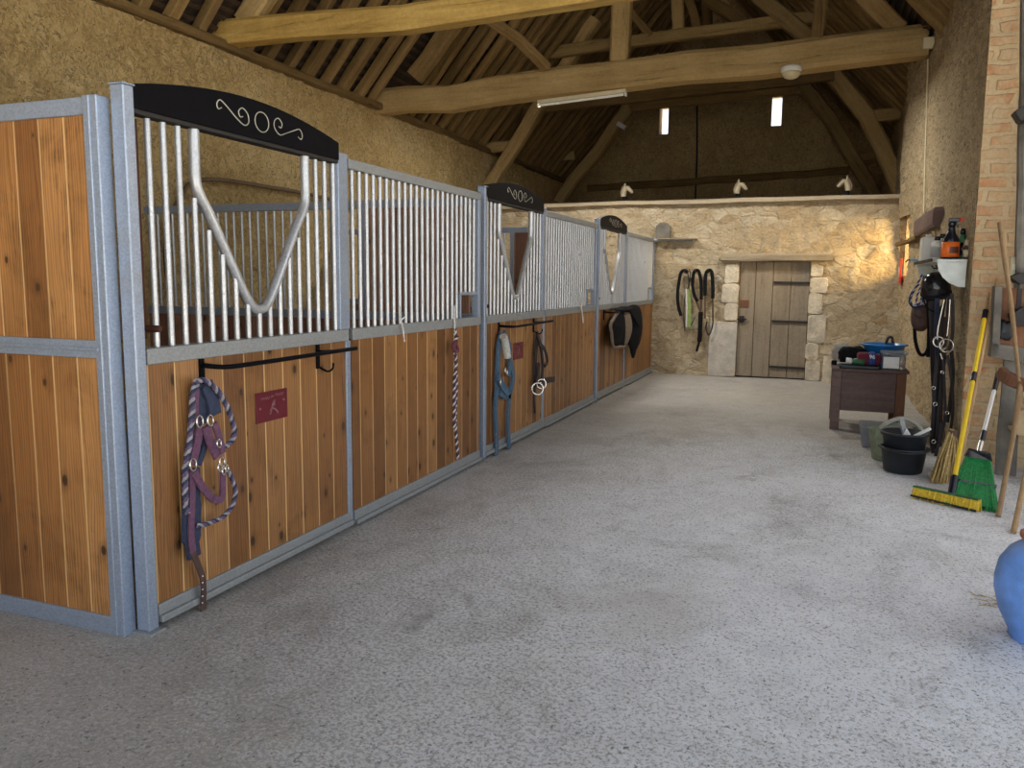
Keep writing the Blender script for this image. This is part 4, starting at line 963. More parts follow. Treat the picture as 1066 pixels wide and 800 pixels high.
# dark timber lintel over the niche and the thin board running on to the corner
z_ = 2.06
mb = MB(); mb.rough([(1.065, 9.42, 2.13), (1.055, 11.2, 2.13)], .10, .20, 71, .006); tag(mb.build('timber_lintel', 'table_wood'), 'dark timber lintel in the right wall above the shelf', 'beam')
mb = MB(); mb.rough([(1.055, 11.2, 2.02), (1.02, 12.0, 2.01), (.95, 12.7, 2.0)], .07, .05, 72, .004); tag(mb.build('thin_batten', 'rafter'), 'thin dark batten running along the right wall towards the back corner', 'batten')
mb = MB(); pts = [rw(x, y, .01) for x, y in ((966, 62), (965, 110), (963.5, 160), (962, 222))]; mb.tube(pts, .011, 6)
tag(mb.build('conduit_pipe', 'cream_plastic'), 'thin pale vertical conduit high on the right wall', 'pipe')
mb = MB(); q = Vector((wallR(12.5, 1.62)-.02, 12.45, 1.62)); mb.box(q.x-.012, q.x+.01, q.y-.10, q.y+.10, q.z-.17, q.z+.17)
sg = thing('safety_sign', 'small red safety sign on the right wall by the back corner', 'sign', q); part(mb, 'panel', 'red', sg, .002)
mb = MB(); mb.box(q.x-.0135, q.x-.0125, q.y-.04, q.y+.04, q.z-.08, q.z-.01); mb.tube([(q.x-.013, q.y, q.z-.01), (q.x-.013, q.y, q.z+.05)], .012, 6); part(mb, 'pictogram', 'white_plastic', sg)
# wall shelf
zs = 1.655; ys0, ys1 = 7.62, 9.25
def fx(y): return wallR(y, zs)-.235
t = thing('wall_shelf', 'pale painted shelf with quarter-round bracket on the right wall, crowded with bottles', 'shelf', (1.0, 8.3, zs))
mb = MB(); mb.prism([(fx(ys0), ys0, zs-.022), (wallR(ys0, zs)-.012, ys0, zs-.022), (wallR(ys1, zs)-.012, ys1, zs-.022), (fx(ys1), ys1, zs-.022)], (0, 0, 0), (0, 0, .022)); part(mb, 'board', 'white_enamel', t, .003)
xr = wallR(ys0, zs)-.014
for yy in (ys0+.0, ys1-.15):
    xr = wallR(yy, zs)-.015; pl = [(xr, yy, zs-.023), (xr-.215, yy, zs-.023)]+[(xr-.215*math.cos(a)-.0, yy, zs-.023-.225*math.sin(a)) for a in [k*math.pi/20 for k in range(1, 11)]]
    pl = [(xr, yy, zs-.023), (xr-.22, yy, zs-.023), (xr-.205, yy, zs-.09), (xr-.17, yy, zs-.15), (xr-.12, yy, zs-.195), (xr-.05, yy, zs-.228), (xr, yy, zs-.23)]
    mb = MB(); mb.prism(pl, (0, 0, 0), (0, .02, 0)); part(mb, 'bracket', 'white_enamel', t, .003)
mb = MB(); mb.box(fx(8.5)-.02, fx(8.5)-.002, ys0+.25, ys1, zs-.012, zs+.012); part(mb, 'front_rail', 'iron', t)
for yy in (7.9, 8.2, 8.5, 8.8): 
    mb = MB(); mb.tube([(wallR(yy, 1.6)-.01, yy, 1.60), (wallR(yy, 1.6)-.12, yy, 1.60), (wallR(yy, 1.6)-.14, yy, 1.625)], .007, 6); part(mb, 'hook', 'iron', t)
# on the shelf (positions measured from the near end)
def on_shelf(px, y): return Vector((onY(px, 262, y).x, y, zs+.001))
p = on_shelf(989, 7.76)
t = thing('spray_bottle', 'big black spray bottle with an orange label at the near end of the shelf', 'bottle', p)
mb = MB(); mb.lathe([(0, 0), (.062, 0), (.068, .01), (.068, .15), (.060, .175), (.034, .215), (.026, .26), (.024, .285), (0, .285)], p, 24, sy=.8); part(mb, 'body', 'bottle', t)
mb = MB(); mb.lathe([(.0695, .02), (.0695, .145)], p, 24, sy=.8); part(mb, 'label', 'orange', t)
mb = MB()
aa = [R(-100+k*8) for k in range(9)]
mb.add([(p.x+.071*math.cos(a), p.y+.8*.071*math.sin(a), p.z+z) for z in (.05, .105) for a in aa]+[(p.x+.0685*math.cos(a), p.y+.8*.0685*math.sin(a), p.z+z) for z in (.05, .105) for a in aa], [(k, k+1, k+10, k+9) for k in range(8)]+[(18+k, 27+k, 28+k, 19+k) for k in range(8)]+[(k+1, k, 18+k, 19+k) for k in range(8)]+[(9+k, 10+k, 28+k, 27+k) for k in range(8)]); part(mb, 'label_panel', 'orange_dark', t)
mb = MB(); mb.lathe([(.027, .275), (.03, .28), (.03, .305), (.02, .315), (0, .315)], p, 16); mb.box(p.x-.03, p.x+.055, p.y-.016, p.y+.016, p.z+.312, p.z+.342); mb.bar((p.x+.03, p.y, p.z+.315), (p.x+.045, p.y, p.z+.265), .014, .012, (0, 1, 0)); part(mb, 'trigger_head', 'bottle', t, .004)
mb = MB(); mb.box(p.x+.055, p.x+.085, p.y-.014, p.y+.014, p.z+.31, p.z+.345); part(mb, 'nozzle', 'red', t, .004)
def small_bottle(name, label, px, y, r, h, body, cap, capr=.5, caph=.03, lab=None, cat='bottle'):
    p = on_shelf(px, y); t = thing(name, label, cat, p)
    mb = MB(); mb.lathe([(0, 0), (r*.95, 0), (r, .006), (r, h*.72), (r*.85, h*.8), (r*capr, h*.86), (r*capr, h*.9), (0, h*.9)], p, 18); part(mb, 'body', body, t)
    mb = MB(); mb.lathe([(r*capr*1.1, h*.88), (r*capr*1.1, h*.88+caph), (0, h*.88+caph)], p, 14); part(mb, 'cap', cap, t)
    if lab: mb = MB(); mb.lathe([(r*1.012, h*.15), (r*1.012, h*.6)], p, 18); part(mb, 'label', lab, t)
    return t
small_bottle('bottle', 'slim dark green bottle right behind the black spray bottle', 1001, 7.86, .032, .24, 'green_plastic', 'bottle', .6, .05, 'bottle')
small_bottle('bottle', 'small brown bottle with a pale cap nearest the brick edge of the shelf', 1006, 7.72, .026, .13, 'leather_brown', 'cream_plastic', .55, .045, 'cream_plastic')
small_bottle('bottle', 'clear bottle with black cap in front of the white canister on the shelf', 975, 8.12, .048, .20, 'white_plastic', 'bottle', .45, .035, 'clear_grey')
small_bottle('bottle', 'white bottle with dark cap next to the black spray bottle', 980, 8.30, .045, .23, 'white_plastic', 'bottle', .5, .04)
p = on_shelf(966, 8.75); t = thing('canister', 'tall white rectangular canister at the far end of the shelf', 'canister', p)
mb = MB(); mb.box(p.x-.065, p.x+.075, p.y-.1, p.y+.1, p.z, p.z+.235); part(mb, 'body', 'white_plastic', t, .018)
mb = MB(); mb.lathe([(.03, .23), (.03, .26), (0, .26)], p, 14); part(mb, 'cap', 'white_plastic', t)
p = onY(953, 269, 9.15); p.z = zs+.001
t = thing('hoof_tool', 'pale blue handled tool lying at the far tip of the shelf', 'tool', p)
mb = MB(); mb.tube([p+Vector((-.04, -.02, .035)), p+Vector((.02, -.05, .02)), p+Vector((.06, -.08, .016))], [.016, .014, .012], 8); part(mb, 'grip', 'sky_blue', t)
mb = MB(); mb.tube([p+Vector((-.04, -.02, .035)), p+Vector((-.07, .0, .03)), p+Vector((-.085, .01, .012))], .008, 6); part(mb, 'hook', 'iron', t)
# riding helmet
p = onY(974, 300, 7.95)
t = thing('riding_helmet', 'shiny black riding helmet hanging under the shelf', 'helmet', p)
mb = MB(); mb.lathe([(.128, -.075), (.134, -.04), (.132, .02), (.118, .075), (.082, .115), (.04, .134), (0, .138)], p, 28, sx=.9, axis=(-.15, -.25, 1)); part(mb, 'shell', 'helmet', t)
mb = MB(); mb.lathe([(.128, -.06), (.137, -.055), (.137, -.03), (.13, -.028)], p, 28, sx=.9, axis=(-.15, -.25, 1)); part(mb, 'rim_band', 'black_cloth', t)
mb = MB(); mb.prism([(p.x+.0, p.y-.11, p.z-.055), (p.x+.08, p.y-.09, p.z-.045), (p.x+.13, p.y-.10, p.z-.05), (p.x+.10, p.y-.14, p.z-.065), (p.x+.03, p.y-.16, p.z-.075)], (0, 0, 0), (0, 0, .008)); part(mb, 'peak', 'helmet', t, .002)
mb = MB(); mb.tube(smooth_path([p+Vector((-.1, -.02, -.05)), p+Vector((-.07, -.06, -.16)), p+Vector((0, -.07, -.2)), p+Vector((.06, -.05, -.14)), p+Vector((.09, -.02, -.05))], 4), .009, 6, flat=.5); part(mb, 'chin_strap', 'black_cloth', t)
def rp(px, off, y): return [onY(x, y_, y) for x, y_ in px]
# blue and white rope
t = thing('coiled_rope', 'coiled blue and white rope hanging left of the riding helmet', 'rope', onY(957, 290, 8.5))
for px in ([(960, 286), (956, 294), (951, 304), (948, 312), (950, 318), (956, 317), (960, 308), (962, 294)], [(962, 287), (959, 297), (955, 308), (954, 317), (959, 318), (963, 308), (964, 294)], [(964, 287), (962, 298), (960, 310), (963, 316), (966, 305), (966, 292)]):
    mb = MB(); braid(mb, smooth_path(rp(px, 0, 8.45), 4), .009); part(mb, 'coil', ['royal', 'white_string', 'royal'], t)
mb = MB(); mb.tube(smooth_path(rp([(957, 296), (949, 305), (946.5, 314), (950, 320), (956, 322)], 0, 8.5), 4), .008, 6); part(mb, 'end_loop', 'navy', t)
# brown bag with shoulder strap
t = thing('shoulder_bag', 'small brown leather bag with black strap loop hanging below the blue rope', 'bag', onY(957, 320, 8.6))
pl = [onY(x, y, 8.62) for x, y in ((950, 319), (955, 316), (963, 318), (967, 324), (967, 336), (963, 344), (956, 345), (950, 341), (948, 331))]
def pillow(pl, depth, name, mat, par, bul=.035):
    pl = smooth_path(pl, 3, True); c = sum(pl, Vector())/len(pl); n = len(pl); rings = []
    for s_, d in ((.55, depth/2+bul), (.88, depth/2+bul*.5), (1, depth*.2), (1, -depth*.2), (.88, -depth/2)): rings.append([c+(p-c)*s_+Vector((0, -d, 0)) for p in pl])
    mb = MB(); vs = [v for r_ in rings for v in r_]; fs = [tuple(range(n)), tuple(4*n+k for k in range(n))]
    for i in range(4):
        for k in range(n): fs.append((i*n+k, i*n+(k+1) % n, (i+1)*n+(k+1) % n, (i+1)*n+k))
    mb.add(vs, fs, 0, True); return part(mb, name, mat, par)
pillow(pl, .10, 'bag_body', 'leather_brown', t)
pillow([onY(x, y, 8.55) for x, y in ((951, 319), (957, 317), (964, 319), (967, 326), (964, 331), (957, 332), (951, 328))], .03, 'flap', 'leather_brown', t, .015)
mb = MB(); mb.strap(smooth_path(rp([(952, 342), (953, 355), (956, 366), (960, 370), (965, 366), (968, 352), (968, 335), (966, 318), (965, 300)], 0, 8.6), 4), .032, .006, (0, 1, 0)); part(mb, 'shoulder_strap', 'black_cloth', t)
# strap bundles
def bundle(name, label, loc, items):
    t = thing(name, label, 'harness', loc, 'leather tack under the shelf')
    for nm, mat, w, px, y in items:
        mb = MB(); pp = smooth_path(rp(px, 0, y), 4)
        if w < .014: mb.tube(pp, w, 6)
        else: mb.strap(pp, w, .008, (.25, -1, 0))
        part(mb, nm, mat, t)
    return t
t = bundle('bridle', 'dark leather bridle with two big snaffle rings under the riding helmet', onY(985, 312, 7.6), [
    ('cheek_strap', 'leather', .022, [(984, 310), (981, 330), (978, 352), (977, 358)], 7.72), ('cheek_strap', 'leather', .022, [(988, 308), (986, 330), (985, 355)], 7.66),
    ('cheek_strap', 'leather', .026, [(991, 306), (992, 330), (991, 352), (987, 365)], 7.62), ('chain', 'steel', .007, [(983, 312), (979, 330), (976, 345), (976, 354)], 7.7), ('chain', 'steel', .007, [(989, 312), (988, 330), (986, 350)], 7.6),
    ('rein', 'leather', .024, [(986, 370), (990, 390), (992, 420), (990, 445), (985, 462), (979, 464), (978, 455)], 7.64), ('rein', 'leather', .022, [(982, 370), (983, 400), (984, 430), (981, 450), (977, 462)], 7.68)])
for x, y, r in ((985.5, 360, .055), (977, 356, .042)):
    mb = MB(); torus(mb, onY(x, y, 7.58), (.25, -1, .15), r, .0075, 20); part(mb, 'bit_ring', 'steel', t)
mb = MB(); mb.tube([onY(978, 357, 7.6), onY(981, 365, 7.58), onY(985, 362, 7.57)], .009, 6); mb.tube([onY(979, 368, 7.6), onY(981, 374, 7.6)], .006, 6); part(mb, 'bit_bar', 'steel', t)
t = bundle('driving_harness', 'long black leather harness straps hanging almost to the floor beside the buckets', onY(973, 312, 7.85), [
    ('strap', 'leather', .045, [(970, 306), (971, 340), (974, 372), (976, 400), (975, 430)], 7.9), ('strap', 'navy', .04, [(976, 308), (975, 340), (976, 372), (978, 400)], 7.84),
    ('strap', 'leather', .035, [(980, 320), (979, 360), (977, 400), (973, 440), (971, 470)], 7.78), ('strap', 'leather', .032, [(976, 372), (973, 400), (972, 430), (970, 458), (972, 476)], 7.74),
    ('strap', 'leather', .03, [(982, 372), (979, 410), (976, 440), (975, 465)], 7.72), ('strap', 'black_cloth', .03, [(966, 312), (967, 345), (966, 372)], 8.0), ('strap', 'leather', .03, [(990, 362), (992, 390), (989, 420), (986, 440)], 7.7),
    ('strap', 'black_cloth', .05, [(972, 306), (973, 350), (975, 395), (974, 440), (972, 474)], 7.92), ('strap', 'leather_brown', .03, [(984, 330), (983, 370), (980, 410), (979, 450)], 7.8), ('strap', 'leather', .036, [(968, 308), (970, 345), (971, 385), (973, 420)], 7.95), ('strap', 'leather', .024, [(980, 440), (977, 462), (973, 482), (977, 487)], 7.6)])
for x, y, r in ((973.5, 421, .022), (972, 404, .018), (986, 430, .018), (972, 460, .022), (972, 477, .02), (981, 388, .015)):
    mb = MB(); torus(mb, onY(x, y, 7.6), (.3, -1, 0), r*.75, .0035, 12); part(mb, 'buckle', 'steel', t)

# ================================================================== table and what stands on it
TX0, TX1, TY0, TY1, TZ = .135, .80, 8.6, 9.35, .615
t = thing('wooden_table', 'low dark wooden table with deep front panel against the right wall', 'table', (.47, 9.0, 0))
mb = MB(); mb.box(TX0-.01, TX1+.02, TY0-.02, TY1, TZ-.028, TZ); part(mb, 'top', 'table_wood', t, .004)
for x, y in ((TX0, TY0), (TX1-.085, TY0), (TX0, TY1-.09), (TX1-.085, TY1-.09)):
    mb = MB(); mb.box(x, x+.085, y, y+.085, 0, TZ-.03); part(mb, 'leg', 'leg_wood' if x > .5 else 'table_wood', t, .004)
mb = MB(); mb.box(TX0+.086, TX1-.086, TY0+.02, TY0+.045, .195, TZ-.03); part(mb, 'front_panel', 'table_wood', t, .003)
mb = MB(); mb.box(TX0+.02, TX0+.045, TY0+.09, TY1-.095, .2, TZ-.03); part(mb, 'side_panel', 'table_wood', t, .003)
mb = MB(); mb.box(TX1-.045, TX1-.02, TY0+.09, TY1-.095, .2, TZ-.03); part(mb, 'side_panel', 'table_wood', t, .003)
def on_table(x, y): p = onZ(x, y, TZ); return p
p = Vector((.615, 9.12, TZ))
t = thing('blue_basin', 'wide bright blue plastic basin at the back of the table', 'basin', p)
mb = MB(); mb.lathe([(0, 0), (.145, 0), (.155, .01), (.20, .205), (.225, .21), (.225, .222), (.195, .222), (.145, .02), (0, .015)], p, 32); part(mb, 'bowl', 'blue_plastic', t)
mb = MB(); mb.tube(smooth_path([p+Vector((.03, .19, .21)), p+Vector((.05, .2, .27)), p+Vector((.085, .2, .275)), p+Vector((.10, .19, .21))], 4), .014, 8); part(mb, 'handle', 'black_rubber', t)
p = Vector((.685, 8.76, TZ+.001))
t = thing('clear_tub', 'clear plastic tub with white paper label at the right front of the table', 'tub', p)
mb = MB(); mb.box(p.x-.105, p.x+.105, p.y-.10, p.y+.12, p.z, p.z+.155); part(mb, 'tub', 'clear', t, .02)
mb = MB(); mb.box(p.x-.118, p.x+.118, p.y-.113, p.y+.133, p.z+.150, p.z+.176); part(mb, 'lid', 'clear', t, .008)
mb = MB(); mb.box(p.x-.095, p.x+.045, p.y-.1045, p.y-.1015, p.z+.015, p.z+.125); part(mb, 'label', 'white_plastic', t)
p = Vector((.455, 8.80, TZ))
t = thing('cloth_bag', 'maroon and blue folded cloth bag with white number, beside the clear tub', 'bag', p)
def box_pillow(x0, x1, y0, y1, z0, z1, mat, name, par, e_=.4, j=.006):
    mb = MB(); cx, cy, cz = (x0+x1)/2, (y0+y1)/2, (z0+z1)/2
    def f(u, v):
        a = u*2*math.pi; b_ = (v-.5)*math.pi; g = lambda w, q: math.copysign(abs(w)**q, w)
        nx = g(math.cos(b_), e_)*g(math.cos(a), e_); ny = g(math.cos(b_), e_)*g(math.sin(a), e_); nz = g(math.sin(b_), e_)
        k = 1+j*8*fbm(nx+cx, ny, nz, 1.4)
        return (cx+nx*(x1-x0)/2*k, cy+ny*(y1-y0)/2*k, max(z0, cz+nz*(z1-z0)/2*k))
    mb.grid(28, 14, f); return part(mb, name, mat, par)
box_pillow(p.x-.10, p.x+.02, p.y-.09, p.y+.12, TZ+.028, TZ+.15, 'maroon', 'left_half', t)
box_pillow(p.x+.0, p.x+.075, p.y-.095, p.y+.12, TZ+.028, TZ+.155, 'royal', 'middle', t)
box_pillow(p.x+.06, p.x+.12, p.y-.08, p.y+.12, TZ+.028, TZ+.14, 'maroon', 'right_half', t)
text_mesh('96', .055, Matrix.Translation((p.x+.035, p.y-.101, TZ+.115)) @ Matrix.Rotation(R(90), 4, 'X'), 'number', 'white_plastic', t, .003)
p = Vector((.33, 9.0, TZ))
t = thing('cloth_heap', 'crumpled black cloth heap on the back left of the table', 'cloth', p)
box_pillow(p.x-.14, p.x+.13, p.y-.10, p.y+.12, TZ, TZ+.185, 'black_cloth', 'heap', t, .7, .03)
p = Vector((.335, 8.74, TZ+.028))
t = thing('small_bottle', 'small bottle with white cap and green body lying at the front of the table', 'bottle', p)
mb = MB(); mb.lathe([(.012, 0), (.03, .01), (.034, .04), (.034, .11), (0, .115)], p+Vector((-.02, 0, .036)), 14, axis=(1, -.1, -.05)); part(mb, 'body', 'green_plastic', t)
mb = MB(); mb.lathe([(.0, -.06), (.03, -.06), (.03, -.01), (.012, 0)], p+Vector((-.02, 0, .036)), 14, axis=(1, -.1, -.05)); part(mb, 'cap', 'white_plastic', t)
p = Vector((.42, 8.70, TZ))
t = thing('dark_tray', 'flat dark green tray along the front edge of the table', 'tray', p)
mb = MB(); mb.box(TX0+.06, .56, TY0+.0, TY0+.25, TZ, TZ+.012)
for a, b, c, d in ((TX0+.06, .56, TY0, TY0+.012), (TX0+.06, .56, TY0+.238, TY0+.25), (TX0+.06, TX0+.072, TY0, TY0+.25), (.548, .56, TY0, TY0+.25)): mb.box(a, b, c, d, TZ, TZ+.028)
part(mb, 'tray', 'dark_tray', t, .003)
t = thing('small_brush', 'thin brush with pale handle at the left end of the table', 'brush', (TX0+.08, 8.93, TZ))
mb = MB(); mb.tube([(TX0+.0, 8.95, TZ+.02), (TX0+.16, 8.92, TZ+.02)], .011, 8); part(mb, 'handle', 'white_plastic', t)
mb = MB(); mb.box(TX0-.01, TX0+.04, 8.93, 8.97, TZ, TZ+.045); part(mb, 'bristles', 'black_cloth', t, .006)
# clear film bag hanging behind on the left of the table
t = thing('plastic_bag', 'crinkled clear plastic bag standing at the back left of the table', 'bag', (.21, 9.22, TZ))
box_pillow(.13, .31, 9.14, 9.32, TZ, TZ+.19, 'clear_grey', 'film', t, .8, .03)

# ================================================================== floor things at right
p = onZ(916, 461); 
t = thing('storage_box', 'clear plastic storage box with lid on the floor under the table', 'box', (.53, 8.1, 0))
bx0, bx1, by0, by1 = onZ(895.5, 461).x, .80, 7.75, 8.1
mb = MB(); mb.box(bx0, bx1, by0, by1, .0, .125); part(mb, 'tub', 'clear_grey', t, .015)
mb = MB(); mb.box(bx0-.015, bx1+.015, by0-.02, by1+.02, .125, .19); part(mb, 'lid', 'clear_grey', t, .012)
box_pillow(bx0+.02, bx1-.02, by0+.02, by1-.02, .01, .115, 'contents', 'contents', t, .3)
BX, BY = .655, 6.86
def bucket(name, label, z0, r0, r1, h, lipz):
    t = thing(name, label, 'bucket', (BX, BY, z0), 'black rubber buckets')
    mb = MB(); mb.lathe([(0, 0), (r0-.01, 0), (r0, .008), (r1, h-.02), (r1+.016, h-.016), (r1+.018, h), (r1-.004, h), (r0-.012, .014), (0, .012)], (BX, BY, z0), 36); part(mb, 'tub', 'black_rubber', t)
    return t
bucket('rubber_bucket', 'black rubber bucket on the floor, lower of the nested pair', .002, .138, .160, .195, 0)
b2 = bucket('rubber_bucket', 'black rubber bucket with brushes inside, upper of the nested pair', .115, .136, .158, .20, 0)
mb = MB(); mb.tube(smooth_path([(BX-.182, BY-.02, .197), (BX-.135, BY-.135, .185), (BX, BY-.187, .175), (BX+.135, BY-.135, .185), (BX+.182, BY-.02, .197)], 5), .007, 6); tag(mb.build('bucket_handle', 'iron', None), 'thin wire bail resting across the front of the lower bucket', 'handle')
t = thing('khaki_basket', 'khaki flexible basket with a pale hoop handle behind the black buckets', 'basket', (.56, 7.25, 0))
mb = MB(); mb.lathe([(0, 0), (.13, 0), (.145, .01), (.185, .25), (.19, .255), (.178, .255), (.135, .02), (0, .015)], (.60, 7.30, 0), 30); part(mb, 'tub', 'khaki', t)
hp = [onY(x, y, 7.28) for x, y in ((916, 468), (914, 455), (918, 445), (928, 438.5), (940, 436), (951, 440), (959, 448), (962, 462))]
mb = MB(); mb.tube(smooth_path(hp, 4), .018, 8); part(mb, 'hoop_handle', 'beige', t)
mb = MB(); mb.strap(smooth_path([onY(x, y, 7.1) for x, y in ((914, 446), (915, 455), (918, 465), (914, 474))], 4), [.03]*4+[.075]*4+[.08]*4+[.03], .02, (0, 1, 0)); part(mb, 'grip_pad', 'khaki', t)
t = thing('grooming_brush', 'brush with white handle sticking up to the right out of the bucket', 'brush', (BX+.08, BY, .2))
a_, b_ = onY(951, 455, BY-.02), onY(969, 446, BY-.02)
mb = MB(); mb.bar(a_, b_, .032, .022); part(mb, 'handle', 'white_plastic', t, .006)
mb = MB(); mb.bar(a_+(a_-b_)*.05, a_+(a_-b_)*1.0, .07, .03); part(mb, 'head', 'black_cloth', t, .006)
t = thing('feed_scoop', 'pale wedge shaped scoop standing in the bucket beside the white handle', 'scoop', (BX-.01, BY, .13))
pl = [onY(x, y, BY) for x, y in ((938, 456), (944, 446), (950, 456), (947, 470), (940, 470))]
mb = MB(); mb.prism(pl, (0, 0, 0), (0, .03, 0)); part(mb, 'blade', 'white_plastic', t, .004)
mb = MB(); q0, q1 = onY(938, 437, BY+.05), onY(942, 452, BY+.02); mb.bar(q0, q1, .05, .02); part(mb, 'handle', 'galv_dirty', t, .004)

# brooms
def axis_frame(p0, p1):
    d = (Vector(p1)-Vector(p0)).normalized(); return d
# yellow push broom
y0b = 5.95
t = thing('push_broom', 'yellow push broom with yellow bristles and yellow handle leaning by the brick edge', 'broom', onZ(985, 525))
a_, b_ = onZ(951, 518), onZ(1019, 533); c_ = a_.lerp(b_, .5); d_ = (b_-a_).normalized(); n_ = Vector((-d_.y, d_.x, 0))
if n_.y < 0: n_ = -n_
mb = MB(); rg = random.Random(5); L_ = (b_-a_).length; zc = Vector((0, 0, 1))
for i in range(90):
    u = i/89; o_ = rg.uniform(-.02, .02); q0 = a_+d_*(L_*u)+n_*(o_)+zc*.078; q1 = a_+d_*(L_*u+rg.uniform(-.012, .012))+n_*(o_*1.6-.015)+zc*.002
    mb.tube([q0, q1], [.006, .0045], 5)
mb.prism([a_-n_*.034+zc*.012, b_-n_*.034+zc*.012, b_-n_*.018+zc*.078, a_-n_*.018+zc*.078], (0, 0, 0), n_*.02); br = part(mb, 'bristles', 'yellow_bristle', t)
mb = MB(); mb.prism([a_-n_*.026+zc*.074, b_-n_*.026+zc*.074, b_+n_*.03+zc*.066, a_+n_*.03+zc*.066], (0, 0, 0), zc*.015); part(mb, 'head', 'green_plastic', t, .006)
mb = MB(); mb.tube([a_-n_*.04+zc*.02, b_-n_*.04+zc*.01], .008, 6); part(mb, 'rubber_edge', 'dark_tray', t)
h0 = a_.lerp(b_, .58)+zc*.07; h1 = onY(1025, 330, 7.15); hm = h0.lerp(h1, .40)
mb = MB(); mb.tube([h0.lerp(h1, .0), h0.lerp(h1, .09)], .024, 10); part(mb, 'socket', 'bottle', t)
mb = MB(); mb.tube([h0.lerp(h1, .05), h1], .0165, 10); part(mb, 'handle', 'yellow', t)
for k0, k1 in ((.60, .65), (.985, 1.04)):
    mb = MB(); mb.tube([h0.lerp(h1, k0), h0.lerp(h1, k1)], .021, 10); part(mb, 'collar', 'bottle', t)
mb = MB(); mb.tube([h1, h0.lerp(h1, 1.16)], .010, 8); part(mb, 'inner_pole', 'handle_wood', t)
# straw broom with bare wooden handle
t = thing('straw_broom', 'straw broom with long bare wooden handle behind the yellow broom', 'broom', onZ(990, 500))
s0, s1 = onY(998, 487, 6.72), onY(1038, 291, 7.33)
mb = MB(); mb.tube([s0.lerp(s1, .0), s0.lerp(s1, .5), s1], [.0165, .016, .013], 10); part(mb, 'handle', 'handle_wood', t)
mb = MB(); rg = random.Random(9); top = onY(992, 455, 6.85)
for i in range(110):
    a = rg.uniform(-1, 1); q1 = onZ(982+a*13+rg.uniform(-2, 2), 500+rg.uniform(-6, 5)); q1.z = .006
    q0 = top+Vector((a*.02, rg.uniform(-.02, .02), rg.uniform(-.06, .06)))
    mb.tube([q0, q0.lerp(q1, .5)+Vector((a*.012, 0, 0)), q1], [.005, .0055, .004], 4)
part(mb, 'straw_head', 'straw', t)
mb = MB(); mb.tube([top+Vector((0, 0, .05)), top+Vector((0, 0, -.02))], .034, 12); mb.tube([top.lerp(onZ(985, 500), .3), top.lerp(onZ(985, 500), .34)], .05, 12, flat=.6); part(mb, 'binding', 'leather_brown', t)
# green angle broom
t = thing('green_broom', 'wide green bristle broom with white and black handle standing against the brick', 'broom', onZ(1012, 525))
ga, gb = onZ(984, 526), onZ(1038, 534); gt0, gt1 = onY(1006, 474, 6.35), onY(1031, 479, 6.30)
mb = MB(); rg = random.Random(12)
for i in range(150):
    u = i/149; lay = (i % 5-2)*.012
    q0 = gt0.lerp(gt1, u)+Vector((0, lay*.5, 0)); q1 = ga.lerp(gb, u)+Vector((rg.uniform(-.01, .01), lay*1.3, .004+rg.uniform(0, .02)))
    q0.z += 0; mb.tube([q0, q0.lerp(q1, .5)+Vector((rg.uniform(-.004, .004), 0, 0)), q1], [.0045, .0065, .0055], 4)
e0, e1 = Vector((0, -.012, 0)), Vector((0, .012, 0))
mb.prism([gt0+e0, gt1+e0, gb+e0+Vector((-.015, 0, .03)), ga+e0+Vector((.015, 0, .03))], (0, 0, 0), (0, .024, 0)); part(mb, 'bristles', 'green_bristle', t)
mb = MB(); q0, q1 = gt0.lerp(ga, .5), gt1.lerp(gb, .5); mb.bar(q0+Vector((-.012, -.034, 0)), q1+Vector((.012, -.034, 0)), .016, .024, (0, .3, 1)); mb.bar(q0+Vector((-.012, .034, 0)), q1+Vector((.012, .034, 0)), .016, .024, (0, .3, 1)); part(mb, 'stitch_band', 'bottle', t)
mb = MB(); gm = gt0.lerp(gt1, .5); up_ = Vector((.0, .0, 1)); mb.prism([gt0+Vector((-.012, -.025, -.012)), gt1+Vector((.012, -.025, -.012)), gt1+Vector((-.005, -.025, .05)), gt0+Vector((.012, -.025, .05))], (0, 0, 0), (0, .05, 0)); part(mb, 'head', 'bottle', t, .008)
g0, g1 = gm+Vector((0, 0, .04)), onY(1040, 387, 6.9)
mb = MB(); mb.tube([g0, g0.lerp(g1, .15)], .018, 10); part(mb, 'socket', 'steel', t)
mb = MB(); mb.tube([g0.lerp(g1, .12), g0.lerp(g1, .24)], .020, 10); part(mb, 'collar', 'bottle', t)
mb = MB(); mb.tube([g0.lerp(g1, .2), g0.lerp(g1, .8)], .014, 10); part(mb, 'handle', 'alu', t)
mb = MB(); mb.tube([g0.lerp(g1, .75), g0.lerp(g1, .97), g1], [.018, .020, .015], 12); part(mb, 'grip', 'bottle', t)
# old wooden fork standing tines down
t = thing('wooden_hay_fork', 'old wooden hay fork leaning tines down at the right edge of the photo', 'fork', onZ(1039, 541))
def fp(x, y, Y): return onY(x, y, Y)
mb = MB(); mb.tube(smooth_path([fp(1061, 398, 6.35), fp(1054, 330, 6.68), fp(1047, 275, 6.9), fp(1041, 232, 7.05)], 4), [.014]*4+[.017]*4+[.020]*4+[.019], 10); part(mb, 'handle', 'handle_wood', t)
mb = MB(); mb.rough(smooth_path([fp(1042, 388, 6.5), fp(1050, 394, 6.42), fp(1060, 399, 6.38), fp(1076, 404, 6.34)], 3), .05, .085, 81, .002); part(mb, 'crosspiece', 'leg_wood', t)
f0 = onZ(1039, 539); mb = MB(); mb.tube(smooth_path([f0+Vector((0, 0, .006)), fp(1052, 470, 6.1), fp(1058, 435, 6.25), fp(1063, 396, 6.38)], 4), [.016]*8+[.019]*5, 10); part(mb, 'tine', 'handle_wood', t)
